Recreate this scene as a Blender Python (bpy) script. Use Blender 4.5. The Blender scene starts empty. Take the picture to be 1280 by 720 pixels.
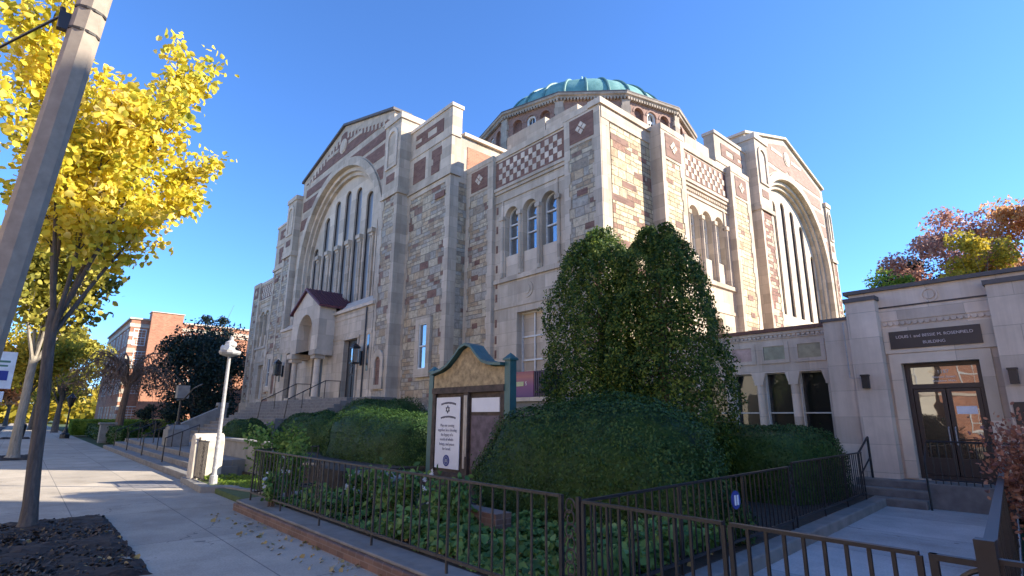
import bpy, bmesh, math, random
import numpy as np
from mathutils import Vector, Matrix
from mathutils.geometry import tessellate_polygon
R = math.radians
rnd = random.Random(7)
rng = np.random.default_rng(11)
sc = bpy.context.scene
COL = sc.collection

# ------------------------------------------------------------------ helpers
class MB:
    """collects shapes, build() links them as ONE mesh object"""
    def __init__(s, T=None):
        s.v = []; s.f = []; s.T = T
    def add(s, vs, fs):
        o = len(s.v)
        s.v += [tuple(s.T(*p)) if s.T else tuple(p) for p in vs]
        s.f += [tuple(i + o for i in f) for f in fs]
        return s
    def box(s, x0, x1, y0, y1, z0, z1):
        return s.add([(x0,y0,z0),(x1,y0,z0),(x1,y1,z0),(x0,y1,z0),(x0,y0,z1),(x1,y0,z1),(x1,y1,z1),(x0,y1,z1)],
              [(0,3,2,1),(4,5,6,7),(0,1,5,4),(1,2,6,5),(2,3,7,6),(3,0,4,7)])
    def slab(s, poly, n0, n1):
        """polygon in (a,z) extruded along the second axis"""
        k = len(poly); tri = tessellate_polygon([[Vector((p[0], p[1], 0)) for p in poly]])
        vs = [(p[0], n0, p[1]) for p in poly] + [(p[0], n1, p[1]) for p in poly]
        fs = [tuple(t) for t in tri] + [tuple(i + k for i in t) for t in tri]
        fs += [(i, (i+1) % k, (i+1) % k + k, i + k) for i in range(k)]
        return s.add(vs, fs)
    def flat(s, poly, z0, z1):
        """polygon in (x,y) extruded along z"""
        k = len(poly); tri = tessellate_polygon([[Vector((p[0], p[1], 0)) for p in poly]])
        vs = [(p[0], p[1], z0) for p in poly] + [(p[0], p[1], z1) for p in poly]
        fs = [tuple(t) for t in tri] + [tuple(i + k for i in t) for t in tri]
        fs += [(i, (i+1) % k, (i+1) % k + k, i + k) for i in range(k)]
        return s.add(vs, fs)
    def wall(s, outer, holes, n0, n1):
        """wall with openings: front face at n0, reveals and sides back to n1, back face too"""
        loops = [outer] + holes
        tri = tessellate_polygon([[Vector((p[0], p[1], 0)) for p in l] for l in loops])
        flatl = [p for l in loops for p in l]; k = len(flatl)
        vs = [(p[0], n0, p[1]) for p in flatl] + [(p[0], n1, p[1]) for p in flatl]
        fs = [tuple(t) for t in tri] + [tuple(i + k for i in t) for t in tri]
        o = 0
        for l in loops:
            m = len(l)
            fs += [(o+i, o+(i+1) % m, o+(i+1) % m + k, o+i+k) for i in range(m)]
            o += m
        return s.add(vs, fs)
    def tube(s, pts, rad, seg=8, cap=True):
        pts = [Vector(p) for p in pts]; n = len(pts)
        if not hasattr(rad, '__len__'): rad = [rad]*n
        vs = []; fs = []; u = None
        for i, p in enumerate(pts):
            d = (pts[min(i+1, n-1)] - pts[max(i-1, 0)])
            d = d.normalized() if d.length > 1e-9 else Vector((0,0,1))
            if u is None:
                u = d.orthogonal().normalized()
            else:
                u = (u - d*u.dot(d))
                u = u.normalized() if u.length > 1e-6 else d.orthogonal().normalized()
            w = d.cross(u)
            for j in range(seg):
                t = 2*math.pi*j/seg
                vs.append(tuple(p + (u*math.cos(t) + w*math.sin(t))*rad[i]))
        for i in range(n-1):
            for j in range(seg):
                a = i*seg + j; b = i*seg + (j+1) % seg
                fs.append((a, b, b+seg, a+seg))
        if cap:
            fs.append(tuple(range(seg-1, -1, -1))); fs.append(tuple((n-1)*seg + j for j in range(seg)))
        return s.add(vs, fs)
    def lathe(s, prof, cx, cy, seg=24, a0=0.0):
        """profile [(r,z)] turned round a vertical axis"""
        vs = []; fs = []
        for r, z in prof:
            for j in range(seg):
                t = a0 + 2*math.pi*j/seg
                vs.append((cx + r*math.cos(t), cy + r*math.sin(t), z))
        for i in range(len(prof)-1):
            for j in range(seg):
                a = i*seg + j; b = i*seg + (j+1) % seg
                fs.append((a, b, b+seg, a+seg))
        fs.append(tuple(range(seg-1, -1, -1))); fs.append(tuple((len(prof)-1)*seg + j for j in range(seg)))
        return s.add(vs, fs)
    def build(s, name, mat, parent=None, smooth=False, bevel=0):
        me = bpy.data.meshes.new(name)
        me.from_pydata(s.v, [], s.f); me.validate()
        bm = bmesh.new(); bm.from_mesh(me)
        bmesh.ops.recalc_face_normals(bm, faces=bm.faces)
        bm.to_mesh(me); bm.free()
        me.materials.append(mat)
        if smooth: me.polygons.foreach_set('use_smooth', [True]*len(me.polygons))
        o = bpy.data.objects.new(name, me); COL.objects.link(o)
        if parent is not None: o.parent = parent
        if bevel:
            b = o.modifiers.new('edge', 'BEVEL'); b.width = bevel; b.segments = 2; b.limit_method = 'ANGLE'
        return o

def tag(o, label, cat, group=None):
    o['label'] = label; o['category'] = cat
    if group: o['group'] = group
    return o
def thing(name, label, cat, loc=(0,0,0), group=None):
    o = bpy.data.objects.new(name, None); COL.objects.link(o); o.empty_display_size = .3
    o.location = loc
    return tag(o, label, cat, group)
def struct(o): o['kind'] = 'structure'; return o
def local(root):
    """parts are modelled in world coordinates: take the root's offset back out"""
    m = Matrix.Translation(-root.location)
    for c in root.children:
        if c.data: c.data.transform(m)
        for g in c.children:
            if g.data: g.data.transform(m)
def copy_tree(o, parent=None):
    c = o.copy(); COL.objects.link(c); c.parent = parent
    for ch in list(o.children): copy_tree(ch, c)
    return c
def arch(cx, z0, zs, r, n=12, rz=None):
    """round-headed opening outline, sill z0, spring zs, radius r"""
    rz = rz or r
    p = [(cx - r, z0), (cx + r, z0)]
    for i in range(n+1):
        t = math.pi*i/n
        p.append((cx + r*math.cos(t), zs + rz*math.sin(t)))
    return p
def circ(cx, cz, r, n=20): return [(cx + r*math.cos(2*math.pi*i/n), cz + r*math.sin(2*math.pi*i/n)) for i in range(n)]
def ring(cx, cz, r0, r1, n=28, leg=0.0):
    """half ring (arch moulding) with straight legs going down by leg"""
    p = []
    if leg: p.append((cx + r1, cz - leg))
    for i in range(n+1):
        t = math.pi*i/n; p.append((cx + r1*math.cos(t), cz + r1*math.sin(t)))
    if leg: p += [(cx - r1, cz - leg), (cx - r0, cz - leg)]
    for i in range(n, -1, -1):
        t = math.pi*i/n; p.append((cx + r0*math.cos(t), cz + r0*math.sin(t)))
    if leg: p.append((cx + r0, cz - leg))
    return p

# ------------------------------------------------------------------ materials
def newmat(name):
    m = bpy.data.materials.new(name); m.use_nodes = True
    nt = m.node_tree; return m, nt, nt.nodes, nt.links, nt.nodes['Principled BSDF']
def ramp(N, stops, interp='LINEAR'):
    r = N.new('ShaderNodeValToRGB'); r.color_ramp.interpolation = interp
    el = r.color_ramp.elements
    while len(el) < len(stops): el.new(.5)
    for e, (p, c) in zip(el, stops): e.position = p; e.color = (*c, 1)
    return r
def noise(N, L, vec, scale, detail=4, rough=.6):
    n = N.new('ShaderNodeTexNoise'); n.inputs['Scale'].default_value = scale
    n.inputs['Detail'].default_value = detail; n.inputs['Roughness'].default_value = rough
    if vec: L.new(vec, n.inputs['Vector'])
    return n
def mixc(N, L, a, b, fac, mode='MIX'):
    m = N.new('ShaderNodeMix'); m.data_type = 'RGBA'; m.blend_type = mode
    for i, x in ((6, a), (7, b)):
        if isinstance(x, tuple): m.inputs[i].default_value = (*x, 1)
        else: L.new(x, m.inputs[i])
    if isinstance(fac, (int, float)): m.inputs[0].default_value = fac
    else: L.new(fac, m.inputs[0])
    return m.outputs[2]
def math_(N, L, op, a, b=None):
    m = N.new('ShaderNodeMath'); m.operation = op
    for i, x in ((0, a), (1, b)):
        if x is None: continue
        if isinstance(x, (int, float)): m.inputs[i].default_value = x
        else: L.new(x, m.inputs[i])
    return m.outputs[0]
def bump(N, L, h, P, st=.3, dist=.02):
    b = N.new('ShaderNodeBump'); b.inputs['Strength'].default_value = st; b.inputs['Distance'].default_value = dist
    L.new(h, b.inputs['Height']); L.new(b.outputs[0], P.inputs['Normal'])
def pos(N): return N.new('ShaderNodeNewGeometry').outputs['Position']
def wallvec(N, L):
    """(x+y, z) of the world position: a flat coordinate for axis aligned walls"""
    s = N.new('ShaderNodeSeparateXYZ'); L.new(pos(N), s.inputs[0])
    c = N.new('ShaderNodeCombineXYZ')
    L.new(math_(N, L, 'ADD', s.outputs[0], s.outputs[1]), c.inputs[0]); L.new(s.outputs[2], c.inputs[1])
    return c.outputs[0], s
def bricktex(N, L, vec, w, h, mortar, c1=(0,0,0), c2=(1,1,1), bias=0.0, off=.5, sq=1.0, sqf=2):
    b = N.new('ShaderNodeTexBrick'); L.new(vec, b.inputs['Vector'])
    b.inputs['Color1'].default_value = (*c1, 1); b.inputs['Color2'].default_value = (*c2, 1)
    b.inputs['Mortar'].default_value = (.5,.5,.5,1)
    b.inputs['Scale'].default_value = 1; b.inputs['Mortar Size'].default_value = mortar
    b.inputs['Mortar Smooth'].default_value = .2; b.inputs['Bias'].default_value = bias
    b.inputs['Brick Width'].default_value = w; b.inputs['Row Height'].default_value = h
    b.offset = off; b.squash = sq; b.squash_frequency = sqf
    return b
def plain(name, col, rough=.6, metal=0.0, var=.15, scale=6.0, bmp=0.0):
    m, nt, N, L, P = newmat(name)
    n = noise(N, L, pos(N), scale)
    lo = tuple(c*(1-var) for c in col); hi = tuple(min(1, c*(1+var)) for c in col)
    r = ramp(N, [(.3, lo), (.7, hi)]); L.new(n.outputs[0], r.inputs[0]); L.new(r.outputs[0], P.inputs['Base Color'])
    P.inputs['Roughness'].default_value = rough; P.inputs['Metallic'].default_value = metal
    if bmp: bump(N, L, n.outputs[0], P, bmp, .01)
    return m
def limestone(name, col, joints=(1.1, .52), stain=.3):
    m, nt, N, L, P = newmat(name)
    v, s = wallvec(N, L)
    b = bricktex(N, L, v, joints[0], joints[1], .008)
    dark = tuple(c*.78 for c in col); lite = tuple(min(1, c*1.14) for c in col)
    r = ramp(N, [(0, dark), (.5, col), (1, lite)]); L.new(b.outputs[0], r.inputs[0])
    n = noise(N, L, pos(N), 2.3, 6)
    mp = N.new('ShaderNodeMapping'); mp.inputs['Scale'].default_value = (2.2, 2.2, .16); L.new(pos(N), mp.inputs[0])
    n2 = noise(N, L, mp.outputs[0], 1.0, 5, .65)
    r2 = ramp(N, [(.38, (.55,.53,.5)), (.62, (1,1,1))]); L.new(n2.outputs[0], r2.inputs[0])
    c = mixc(N, L, r.outputs[0], r2.outputs[0], stain, 'MULTIPLY')
    r3 = ramp(N, [(.3, (.82,.8,.78)), (.7, (1.06,1.05,1.03))]); L.new(n.outputs[0], r3.inputs[0])
    c = mixc(N, L, c, r3.outputs[0], .7, 'MULTIPLY')
    c = mixc(N, L, c, tuple(x*.45 for x in col), math_(N, L, 'MULTIPLY', b.outputs[1], .55))
    L.new(c, P.inputs['Base Color']); P.inputs['Roughness'].default_value = .88
    h = math_(N, L, 'SUBTRACT', noise(N, L, pos(N), 24, 4).outputs[0], math_(N, L, 'MULTIPLY', b.outputs[1], 1.2))
    bump(N, L, h, P, .25, .01)
    return m
def ashlar(name, stops, seed=0.0, mort=(.23,.195,.15)):
    m, nt, N, L, P = newmat(name)
    v, s = wallvec(N, L)
    dn = noise(N, L, pos(N), 3.1, 3); va = N.new('ShaderNodeVectorMath'); va.operation = 'MULTIPLY_ADD'
    L.new(dn.outputs[1], va.inputs[0]); va.inputs[1].default_value = (.09,.055,0); L.new(v, va.inputs[2])
    mp = N.new('ShaderNodeMapping'); mp.inputs['Location'].default_value = (seed, 0, 0); L.new(va.outputs[0], mp.inputs[0])
    b1 = bricktex(N, L, mp.outputs[0], .52, .19, .014, off=.37, sq=.72, sqf=3)
    b2 = bricktex(N, L, mp.outputs[0], .78, .38, .015, off=.41, sq=.6, sqf=2)
    b3 = bricktex(N, L, mp.outputs[0], 1.56, .76, .0, off=.47)          # picks which size is used
    sel = math_(N, L, 'GREATER_THAN', b3.outputs[0], .58)
    val = mixc(N, L, b1.outputs[0], b2.outputs[0], sel)
    mor = N.new('ShaderNodeMix'); L.new(sel, mor.inputs[0]); L.new(b1.outputs[1], mor.inputs[2]); L.new(b2.outputs[1], mor.inputs[3])
    n = noise(N, L, pos(N), 5, 6)
    r = ramp(N, stops, 'CONSTANT'); L.new(val, r.inputs[0])
    r3 = ramp(N, [(.28, (.56,.53,.50)), (.5,(.95,.93,.9)), (.75, (1.22,1.2,1.16))]); L.new(n.outputs[0], r3.inputs[0])
    c = mixc(N, L, r.outputs[0], r3.outputs[0], .9, 'MULTIPLY')
    n9 = noise(N, L, pos(N), 26, 4, .7); r9 = ramp(N, [(.3,(.8,.79,.78)),(.7,(1.12,1.11,1.1))]); L.new(n9.outputs[0], r9.inputs[0])
    c = mixc(N, L, c, r9.outputs[0], .8, 'MULTIPLY')
    c = mixc(N, L, c, mort, math_(N, L, 'MULTIPLY', mor.outputs[0], .9))
    L.new(c, P.inputs['Base Color']); P.inputs['Roughness'].default_value = .9
    h = math_(N, L, 'SUBTRACT', math_(N, L, 'ADD', math_(N, L, 'MULTIPLY', val, .8), math_(N, L, 'MULTIPLY', noise(N, L, pos(N), 9, 5).outputs[0], .8)), math_(N, L, 'MULTIPLY', mor.outputs[0], 1.3))
    bump(N, L, h, P, .9, .06)
    return m
def brick(name, c1, c2, w=.21, h=.07, mort=(.3,.27,.24), fac=.7):
    m, nt, N, L, P = newmat(name)
    v, s = wallvec(N, L)
    b = bricktex(N, L, v, w, h, .007)
    r = ramp(N, [(0, c1), (1, c2)]); L.new(b.outputs[0], r.inputs[0])
    n = noise(N, L, pos(N), 1.3, 5); r3 = ramp(N, [(.3, (.72,.72,.72)), (.7, (1.15,1.15,1.15))]); L.new(n.outputs[0], r3.inputs[0])
    c = mixc(N, L, r.outputs[0], r3.outputs[0], .8, 'MULTIPLY')
    c = mixc(N, L, c, mort, math_(N, L, 'MULTIPLY', b.outputs[1], fac))
    L.new(c, P.inputs['Base Color']); P.inputs['Roughness'].default_value = .85
    return m
def glass(name, tint=(.02,.025,.03), refl=.35, rough=.04):
    m, nt, N, L, P = newmat(name)
    P.inputs['Base Color'].default_value = (*tint, 1); P.inputs['Roughness'].default_value = .3
    g = N.new('ShaderNodeBsdfGlossy'); g.inputs['Roughness'].default_value = rough; g.inputs['Color'].default_value = (.9,.92,.95,1)
    n = noise(N, L, pos(N), 1.1, 2); b = N.new('ShaderNodeBump'); b.inputs['Strength'].default_value = .06; b.inputs['Distance'].default_value = .1
    L.new(n.outputs[0], b.inputs['Height']); L.new(b.outputs[0], g.inputs['Normal'])
    mx = N.new('ShaderNodeMixShader'); mx.inputs[0].default_value = refl
    L.new(P.outputs[0], mx.inputs[1]); L.new(g.outputs[0], mx.inputs[2]); L.new(mx.outputs[0], N['Material Output'].inputs['Surface'])
    return m
def leafmat(name, cols, transl=.35, clump=1.2, rough=.55, tcol=None):
    m, nt, N, L, P = newmat(name)
    g = N.new('ShaderNodeNewGeometry')
    n = noise(N, L, g.outputs['Position'], clump, 2)
    f = math_(N, L, 'ADD', math_(N, L, 'MULTIPLY', g.outputs['Random Per Island'], .62), math_(N, L, 'MULTIPLY', math_(N, L, 'SUBTRACT', n.outputs[0], .31), 1.0))
    k = len(cols); r = ramp(N, [(i/(k-1), c) for i, c in enumerate(cols)]); L.new(f, r.inputs[0])
    L.new(r.outputs[0], P.inputs['Base Color']); P.inputs['Roughness'].default_value = rough
    P.inputs['Specular IOR Level'].default_value = .3
    t = N.new('ShaderNodeBsdfTranslucent')
    L.new(mixc(N, L, r.outputs[0], tcol or (1,1,1), .0 if tcol is None else .5, 'MULTIPLY'), t.inputs['Color'])
    mx = N.new('ShaderNodeMixShader'); mx.inputs[0].default_value = transl
    L.new(P.outputs[0], mx.inputs[1]); L.new(t.outputs[0], mx.inputs[2]); L.new(mx.outputs[0], N['Material Output'].inputs['Surface'])
    return m
def bark(name, c1, c2):
    m, nt, N, L, P = newmat(name)
    mp = N.new('ShaderNodeMapping'); mp.inputs['Scale'].default_value = (9, 9, 1.6); L.new(pos(N), mp.inputs[0])
    n = noise(N, L, mp.outputs[0], 2.2, 6, .7); r = ramp(N, [(.3, c1), (.7, c2)]); L.new(n.outputs[0], r.inputs[0])
    L.new(r.outputs[0], P.inputs['Base Color']); P.inputs['Roughness'].default_value = .9
    bump(N, L, n.outputs[0], P, .6, .03)
    return m

M = {}
M['lime'] = limestone('limestone', (.56,.465,.365), (1.1,.52), .42)
M['lime2'] = limestone('annex_limestone', (.68,.56,.455), (1.25,.62), .5)
M['lime_drum'] = limestone('shaded_limestone', (.42,.345,.275), (1.1,.52), .5)  # darker limestone copy: shade on the drum trim is put into its colour
M['trim'] = limestone('limestone_trim', (.62,.52,.415), (1.6,.9), .2)
ST = [(0,(.23,.13,.10)), (.045,(.40,.30,.20)), (.18,(.50,.42,.31)), (.34,(.39,.355,.305)), (.46,(.54,.46,.34)), (.58,(.44,.38,.31)), (.68,(.31,.26,.205)), (.77,(.50,.385,.26)), (.88,(.40,.37,.32)), (.975,(.26,.17,.135))]
M['ashlar'] = ashlar('coursed_stone', ST)
M['ashlar_sunlit'] = ashlar('sunlit_coursed_stone', [(0,(.28,.16,.12)), (.03,(.52,.43,.27)), (.3,(.60,.51,.35)), (.55,(.48,.40,.28)), (.75,(.62,.54,.38)), (.9,(.42,.31,.20)), (.975,(.30,.17,.125))], 3.3, (.085,.065,.045))  # lighter copy of the coursed stone, with the side wall's sunlight in its colour
M['ashlar_red'] = ashlar('ruddy_coursed_stone', [(0,(.25,.12,.095)), (.32,(.48,.40,.29)), (.5,(.27,.14,.11)), (.68,(.52,.45,.34)), (.85,(.30,.18,.135)), (.95,(.44,.36,.27))], 7.1, (.12,.09,.065))
M['brick'] = brick('maroon_brick', (.155,.075,.056), (.235,.125,.09), .3, .1, (.22,.15,.12), .4)
M['brick_red'] = brick('orange_brick', (.34,.135,.075), (.46,.20,.115), .24, .08, (.42,.3,.22), .5)
M['drumbrick'] = brick('drum_brick', (.25,.14,.105), (.34,.20,.15), .25, .09, (.3,.2,.16), .4)
M['glass'] = glass('window_glass', (.025,.03,.036), .36)
M['glassd'] = glass('dark_glass', (.012,.012,.013), .16, .02)
M['glass_door'] = glass('door_glass', (.02,.018,.015), .2, .015)
M['glass_void'] = glass('black_window_glass', (.008,.008,.01), .06, .02)
M['stained'] = glass('dull_leaded_glass', (.17,.165,.16), .06, .3)
M['white'] = plain('painted_frame', (.62,.61,.58), .5)
M['dark'] = plain('dark_bronze', (.035,.026,.024), .45)
M['doorwood'] = plain('dark_door', (.016,.016,.022), .5)
M['blackiron'] = plain('black_iron', (.016,.016,.018), .42, 0, .3, 20)
M['rustiron'] = plain('weathered_iron', (.045,.036,.03), .6, 0, .5, 14)
M['copper'] = plain('green_copper', (.16,.33,.29), .55, 0, .22, 1.4)
m, nt, N, L, P = newmat('green_copper')
mp = N.new('ShaderNodeMapping'); mp.inputs['Scale'].default_value = (1.6,1.6,.25); L.new(pos(N), mp.inputs[0])
r_ = ramp(N, [(.3,(.10,.23,.20)),(.5,(.16,.33,.29)),(.72,(.27,.44,.39))]); L.new(noise(N, L, mp.outputs[0], 1.0, 7, .7).outputs[0], r_.inputs[0]); L.new(r_.outputs[0], P.inputs['Base Color']); P.inputs['Roughness'].default_value = .6
M['copper'] = m
M['copperrib'] = plain('dark_copper_rib', (.11,.22,.20), .5, 0, .2, 3)
M['verdigris'] = plain('pale_verdigris', (.42,.60,.58), .5)
M['tile'] = plain('red_roof_tile', (.12,.028,.035), .6, 0, .3, 8)
M['roof'] = plain('flat_roof', (.12,.11,.10), .9)
M['coping'] = plain('dark_coping', (.11,.095,.09), .7)
M['teal'] = plain('teal_paint', (.03,.105,.11), .45)
M['boardtan'] = plain('tan_weathered_board', (.36,.27,.15), .8, 0, .5, 7)
M['boarddark'] = plain('dark_board', (.07,.05,.04), .8, 0, .5, 7)
M['paper'] = plain('white_paper', (.74,.75,.80), .7, 0, .04)
M['ink'] = plain('dark_ink', (.05,.05,.09), .8)
M['inkgrey'] = plain('grey_ink', (.30,.31,.38), .8)
M['blueink'] = plain('blue_ink', (.03,.05,.25), .7)
M['concrete_pier'] = plain('pier_concrete', (.50,.44,.36), .9, 0, .2, 5, .2)
M['concrete_grey'] = plain('grey_concrete', (.21,.198,.18), .9, 0, .22, 3, .25)
M['stone_step'] = plain('stone_step', (.19,.175,.155), .85, 0, .2, 3, .2)
M['step_dark'] = plain('dark_riser', (.16,.145,.135), .9, 0, .3, 4)  # risers a darker tone than the treads
M['pole'] = plain('pale_weathered_pole', (.34,.275,.215), .8, 0, .16, 7, .2)
M['lampgrey'] = plain('pale_grey_metal', (.36,.35,.345), .55, 0, .3, 9)
M['signwhite'] = plain('sign_white', (.72,.74,.72), .5)
M['brownpost'] = plain('brown_post', (.12,.07,.045), .7)
M['brickkerb'] = brick('kerb_brick', (.13,.075,.055), (.21,.12,.085), .22, .075, (.25,.2,.17), .5)

# ------------------------------------------------------------------ ground and paving
def concrete(name, col, jx, jy, ox=0, oy=0, dark=.7):
    m, nt, N, L, P = newmat(name)
    p = pos(N); s = N.new('ShaderNodeSeparateXYZ'); L.new(p, s.inputs[0])
    def joint(o, step, off):
        t = math_(N, L, 'DIVIDE', math_(N, L, 'ADD', o, off), step)
        f = math_(N, L, 'FRACT', t)
        return math_(N, L, 'LESS_THAN', f, .016/step)
    j = math_(N, L, 'MAXIMUM', joint(s.outputs[0], jx, ox+200*jx), joint(s.outputs[1], jy, oy+200*jy))
    def cell(o, step, off): return math_(N, L, 'FLOOR', math_(N, L, 'DIVIDE', math_(N, L, 'ADD', o, off), step))
    cb = N.new('ShaderNodeCombineXYZ'); L.new(cell(s.outputs[0], jx, ox+200*jx), cb.inputs[0]); L.new(cell(s.outputs[1], jy, oy+200*jy), cb.inputs[1])
    wn = N.new('ShaderNodeTexWhiteNoise'); L.new(cb.outputs[0], wn.inputs['Vector'])
    n = noise(N, L, p, .8, 8, .7); n2 = noise(N, L, p, 40, 3)
    r = ramp(N, [(.3, tuple(c*dark for c in col)), (.7, tuple(c*1.12 for c in col))]); L.new(n.outputs[0], r.inputs[0])
    slabv = math_(N, L, 'ADD', math_(N, L, 'MULTIPLY', wn.outputs[0], .22), .86)
    cc = N.new('ShaderNodeCombineColor'); [L.new(slabv, cc.inputs[i]) for i in range(3)]
    c = mixc(N, L, r.outputs[0], cc.outputs[0], 1.0, 'MULTIPLY')
    r2 = ramp(N, [(.35, (.8,.8,.8)), (.65, (1.08,1.08,1.08))]); L.new(n2.outputs[0], r2.inputs[0])
    c = mixc(N, L, c, r2.outputs[0], .8, 'MULTIPLY')
    c = mixc(N, L, c, (.10,.095,.09), math_(N, L, 'MULTIPLY', j, .75))
    nw = noise(N, L, p, 1.2, 3); wv = N.new('ShaderNodeVectorMath'); wv.operation = 'MULTIPLY_ADD'
    L.new(nw.outputs[1], wv.inputs[0]); wv.inputs[1].default_value = (.9,.9,.9); L.new(p, wv.inputs[2])
    vc = N.new('ShaderNodeTexVoronoi'); vc.feature = 'DISTANCE_TO_EDGE'; vc.inputs['Scale'].default_value = .33; L.new(wv.outputs[0], vc.inputs['Vector'])
    ck = math_(N, L, 'MULTIPLY', math_(N, L, 'LESS_THAN', vc.outputs['Distance'], .0028), math_(N, L, 'GREATER_THAN', noise(N, L, p, .35, 2).outputs[0], .52))
    c = mixc(N, L, c, (.11,.10,.09), math_(N, L, 'MULTIPLY', ck, .7))
    st_ = ramp(N, [(.52,(1,1,1)),(.72,(.70,.67,.63))]); L.new(noise(N, L, p, .55, 6, .75).outputs[0], st_.inputs[0])
    c = mixc(N, L, c, st_.outputs[0], .8, 'MULTIPLY')
    # dark gum spots and stains
    vo = N.new('ShaderNodeTexVoronoi'); vo.inputs['Scale'].default_value = 1.7; L.new(p, vo.inputs['Vector'])
    c = mixc(N, L, c, (.13,.12,.115), math_(N, L, 'MULTIPLY', math_(N, L, 'LESS_THAN', vo.outputs['Distance'], .045), .6))
    L.new(c, P.inputs['Base Color']); P.inputs['Roughness'].default_value = .88
    bump(N, L, math_(N, L, 'SUBTRACT', n2.outputs[0], j), P, .2, .008)
    return m
M['sidewalk'] = concrete('sidewalk_concrete', (.46,.395,.31), 3.05, 1.52, .4, .55)
M['walk'] = concrete('walk_concrete', (.48,.45,.42), 9.0, 1.9, .95, .5)
M['asphalt'] = plain('asphalt', (.055,.055,.057), .9, 0, .2, 2.0, .3)
M['soil'] = plain('garden_soil', (.045,.034,.025), .95, 0, .5, 9, .6)
M['mulch'] = plain('dark_mulch', (.030,.023,.019), .95, 0, .6, 14, .9)
M['grass'] = plain('lawn_grass', (.06,.09,.025), .95, 0, .35, 1.5, .5)
M['patch'] = concrete('patched_concrete', (.33,.30,.27), .6, .6)
M['line'] = plain('road_paint', (.7,.7,.66), .7)

struct(MB().flat([(-900,-900),(900,-900),(900,900),(-900,900)], -.6, -.16).build('ground', M['grass']))
struct(MB().flat([(-600,-14),(300,-14),(300,-1.25),(-600,-1.25)], -.3, -.13).build('street', M['asphalt']))
ml = MB()
for i in range(60): ml.box(-300+i*9, -297+i*9, -7.7, -7.55, -.13, -.124)
struct(ml.build('lane_marking', M['line']))
struct(MB().flat([(-400,-1.08),(60,-1.08),(60,3.7),(-400,3.7)], -.3, 0).build('sidewalk', M['sidewalk']))
struct(MB().box(-400, 60, -1.25, -1.08, -.3, .005).build('kerb', M['concrete_grey']))
struct(MB().flat([(-400,-17),(60,-17),(60,-14),(-400,-14)], -.3, .0).build('far_sidewalk', M['sidewalk']))
# tree pits with mulch (open squares in the paving)
def pit(x0, x1, y0, y1, nm='tree_pit'):
    m = MB(); nx, ny = 40, 22; r_ = np.random.default_rng(3)
    H = r_.uniform(0,.035,(nx+1,ny+1)); vs = []
    for i in range(nx+1):
        for j in range(ny+1):
            e = 0 if i in (0,nx) or j in (0,ny) else .012+H[i,j]+.03*math.sin(i*.35)*math.sin(j*.4)**2
            vs.append((x0+(x1-x0)*i/nx + r_.uniform(-.02,.02)*(1 if 1 else 0), y0+(y1-y0)*j/ny + r_.uniform(-.02,.02), .004+e))
    m.add(vs, [(i*(ny+1)+j, (i+1)*(ny+1)+j, (i+1)*(ny+1)+j+1, i*(ny+1)+j+1) for i in range(nx) for j in range(ny)])
    return struct(m.build(nm, M['mulch']))
pit(-12.6, -7.75, -.85, 1.42); pit(-33.0, -29.6, -.85, .85); pit(-58.5, -55.0, -.85, .85)
struct(MB().box(-18.6, -16.4, 2.1, 3.4, -.2, .004).build('paving_patch', M['patch']))
# garden ground behind the kerb, walk to the annex
def sideX(y): return -3.32 - .077*(y - 3.55)          # the fence line along the walk
garden = [(-11.6,3.75), (sideX(3.55)-.02,3.75), (sideX(14.4)-.02,14.4), (-5,15.25), (-11.2,15.6), (-11.2,14.3), (-24,12.7), (-24,5.2), (-12.2,5.2)]
struct(MB().flat(garden, -.2, .17).build('garden_bed', M['soil']))
struct(MB().flat([(sideX(3.3)+.2,3.7),(-.6,3.7),(-1.9,14.9),(sideX(14.9)+.2,14.9)], -.2, .003).build('annex_walk', M['walk']))
struct(MB().flat([(-.55,3.7),(14,3.7),(14,15.2),(-1.7,15.2)], -.2, .1).build('side_garden', M['soil']))
kb = MB()
kb.flat([(-11.9,3.36),(-3.2,3.36),(-3.2,3.82),(-11.5,3.82)], -.05, .135)
struct(kb.build('garden_kerb', M['brickkerb'], bevel=.02))
kt = MB(); kt.flat([(-11.95,3.42),(-3.18,3.42),(-3.18,3.84),(-11.5,3.84)], .135, .172)
kt.flat([(-11.95,3.42),(-11.5,3.84),(-12.3,5.3),(-12.7,5.1)], -.05, .17)
struct(kt.build('kerb_top', M['concrete_grey'], bevel=.012))
ks = MB(); ks.flat([(sideX(3.84)-.1,3.84),(sideX(3.84)+.24,3.84),(sideX(14.3)+.24,14.3),(sideX(14.3)-.1,14.3)], -.05, .16)
struct(ks.build('walk_kerb', M['concrete_grey'], bevel=.02))

# ------------------------------------------------------------------ the temple
temple = thing('temple', 'large pale stone temple with arched gables, checkerboard bands and a green dome', 'temple', (-31.9, 38, 0))
def P_(mb, name, mat, parent=None, **k): return mb.build(name, M[mat] if isinstance(mat, str) else mat, parent or temple, **k)

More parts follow.
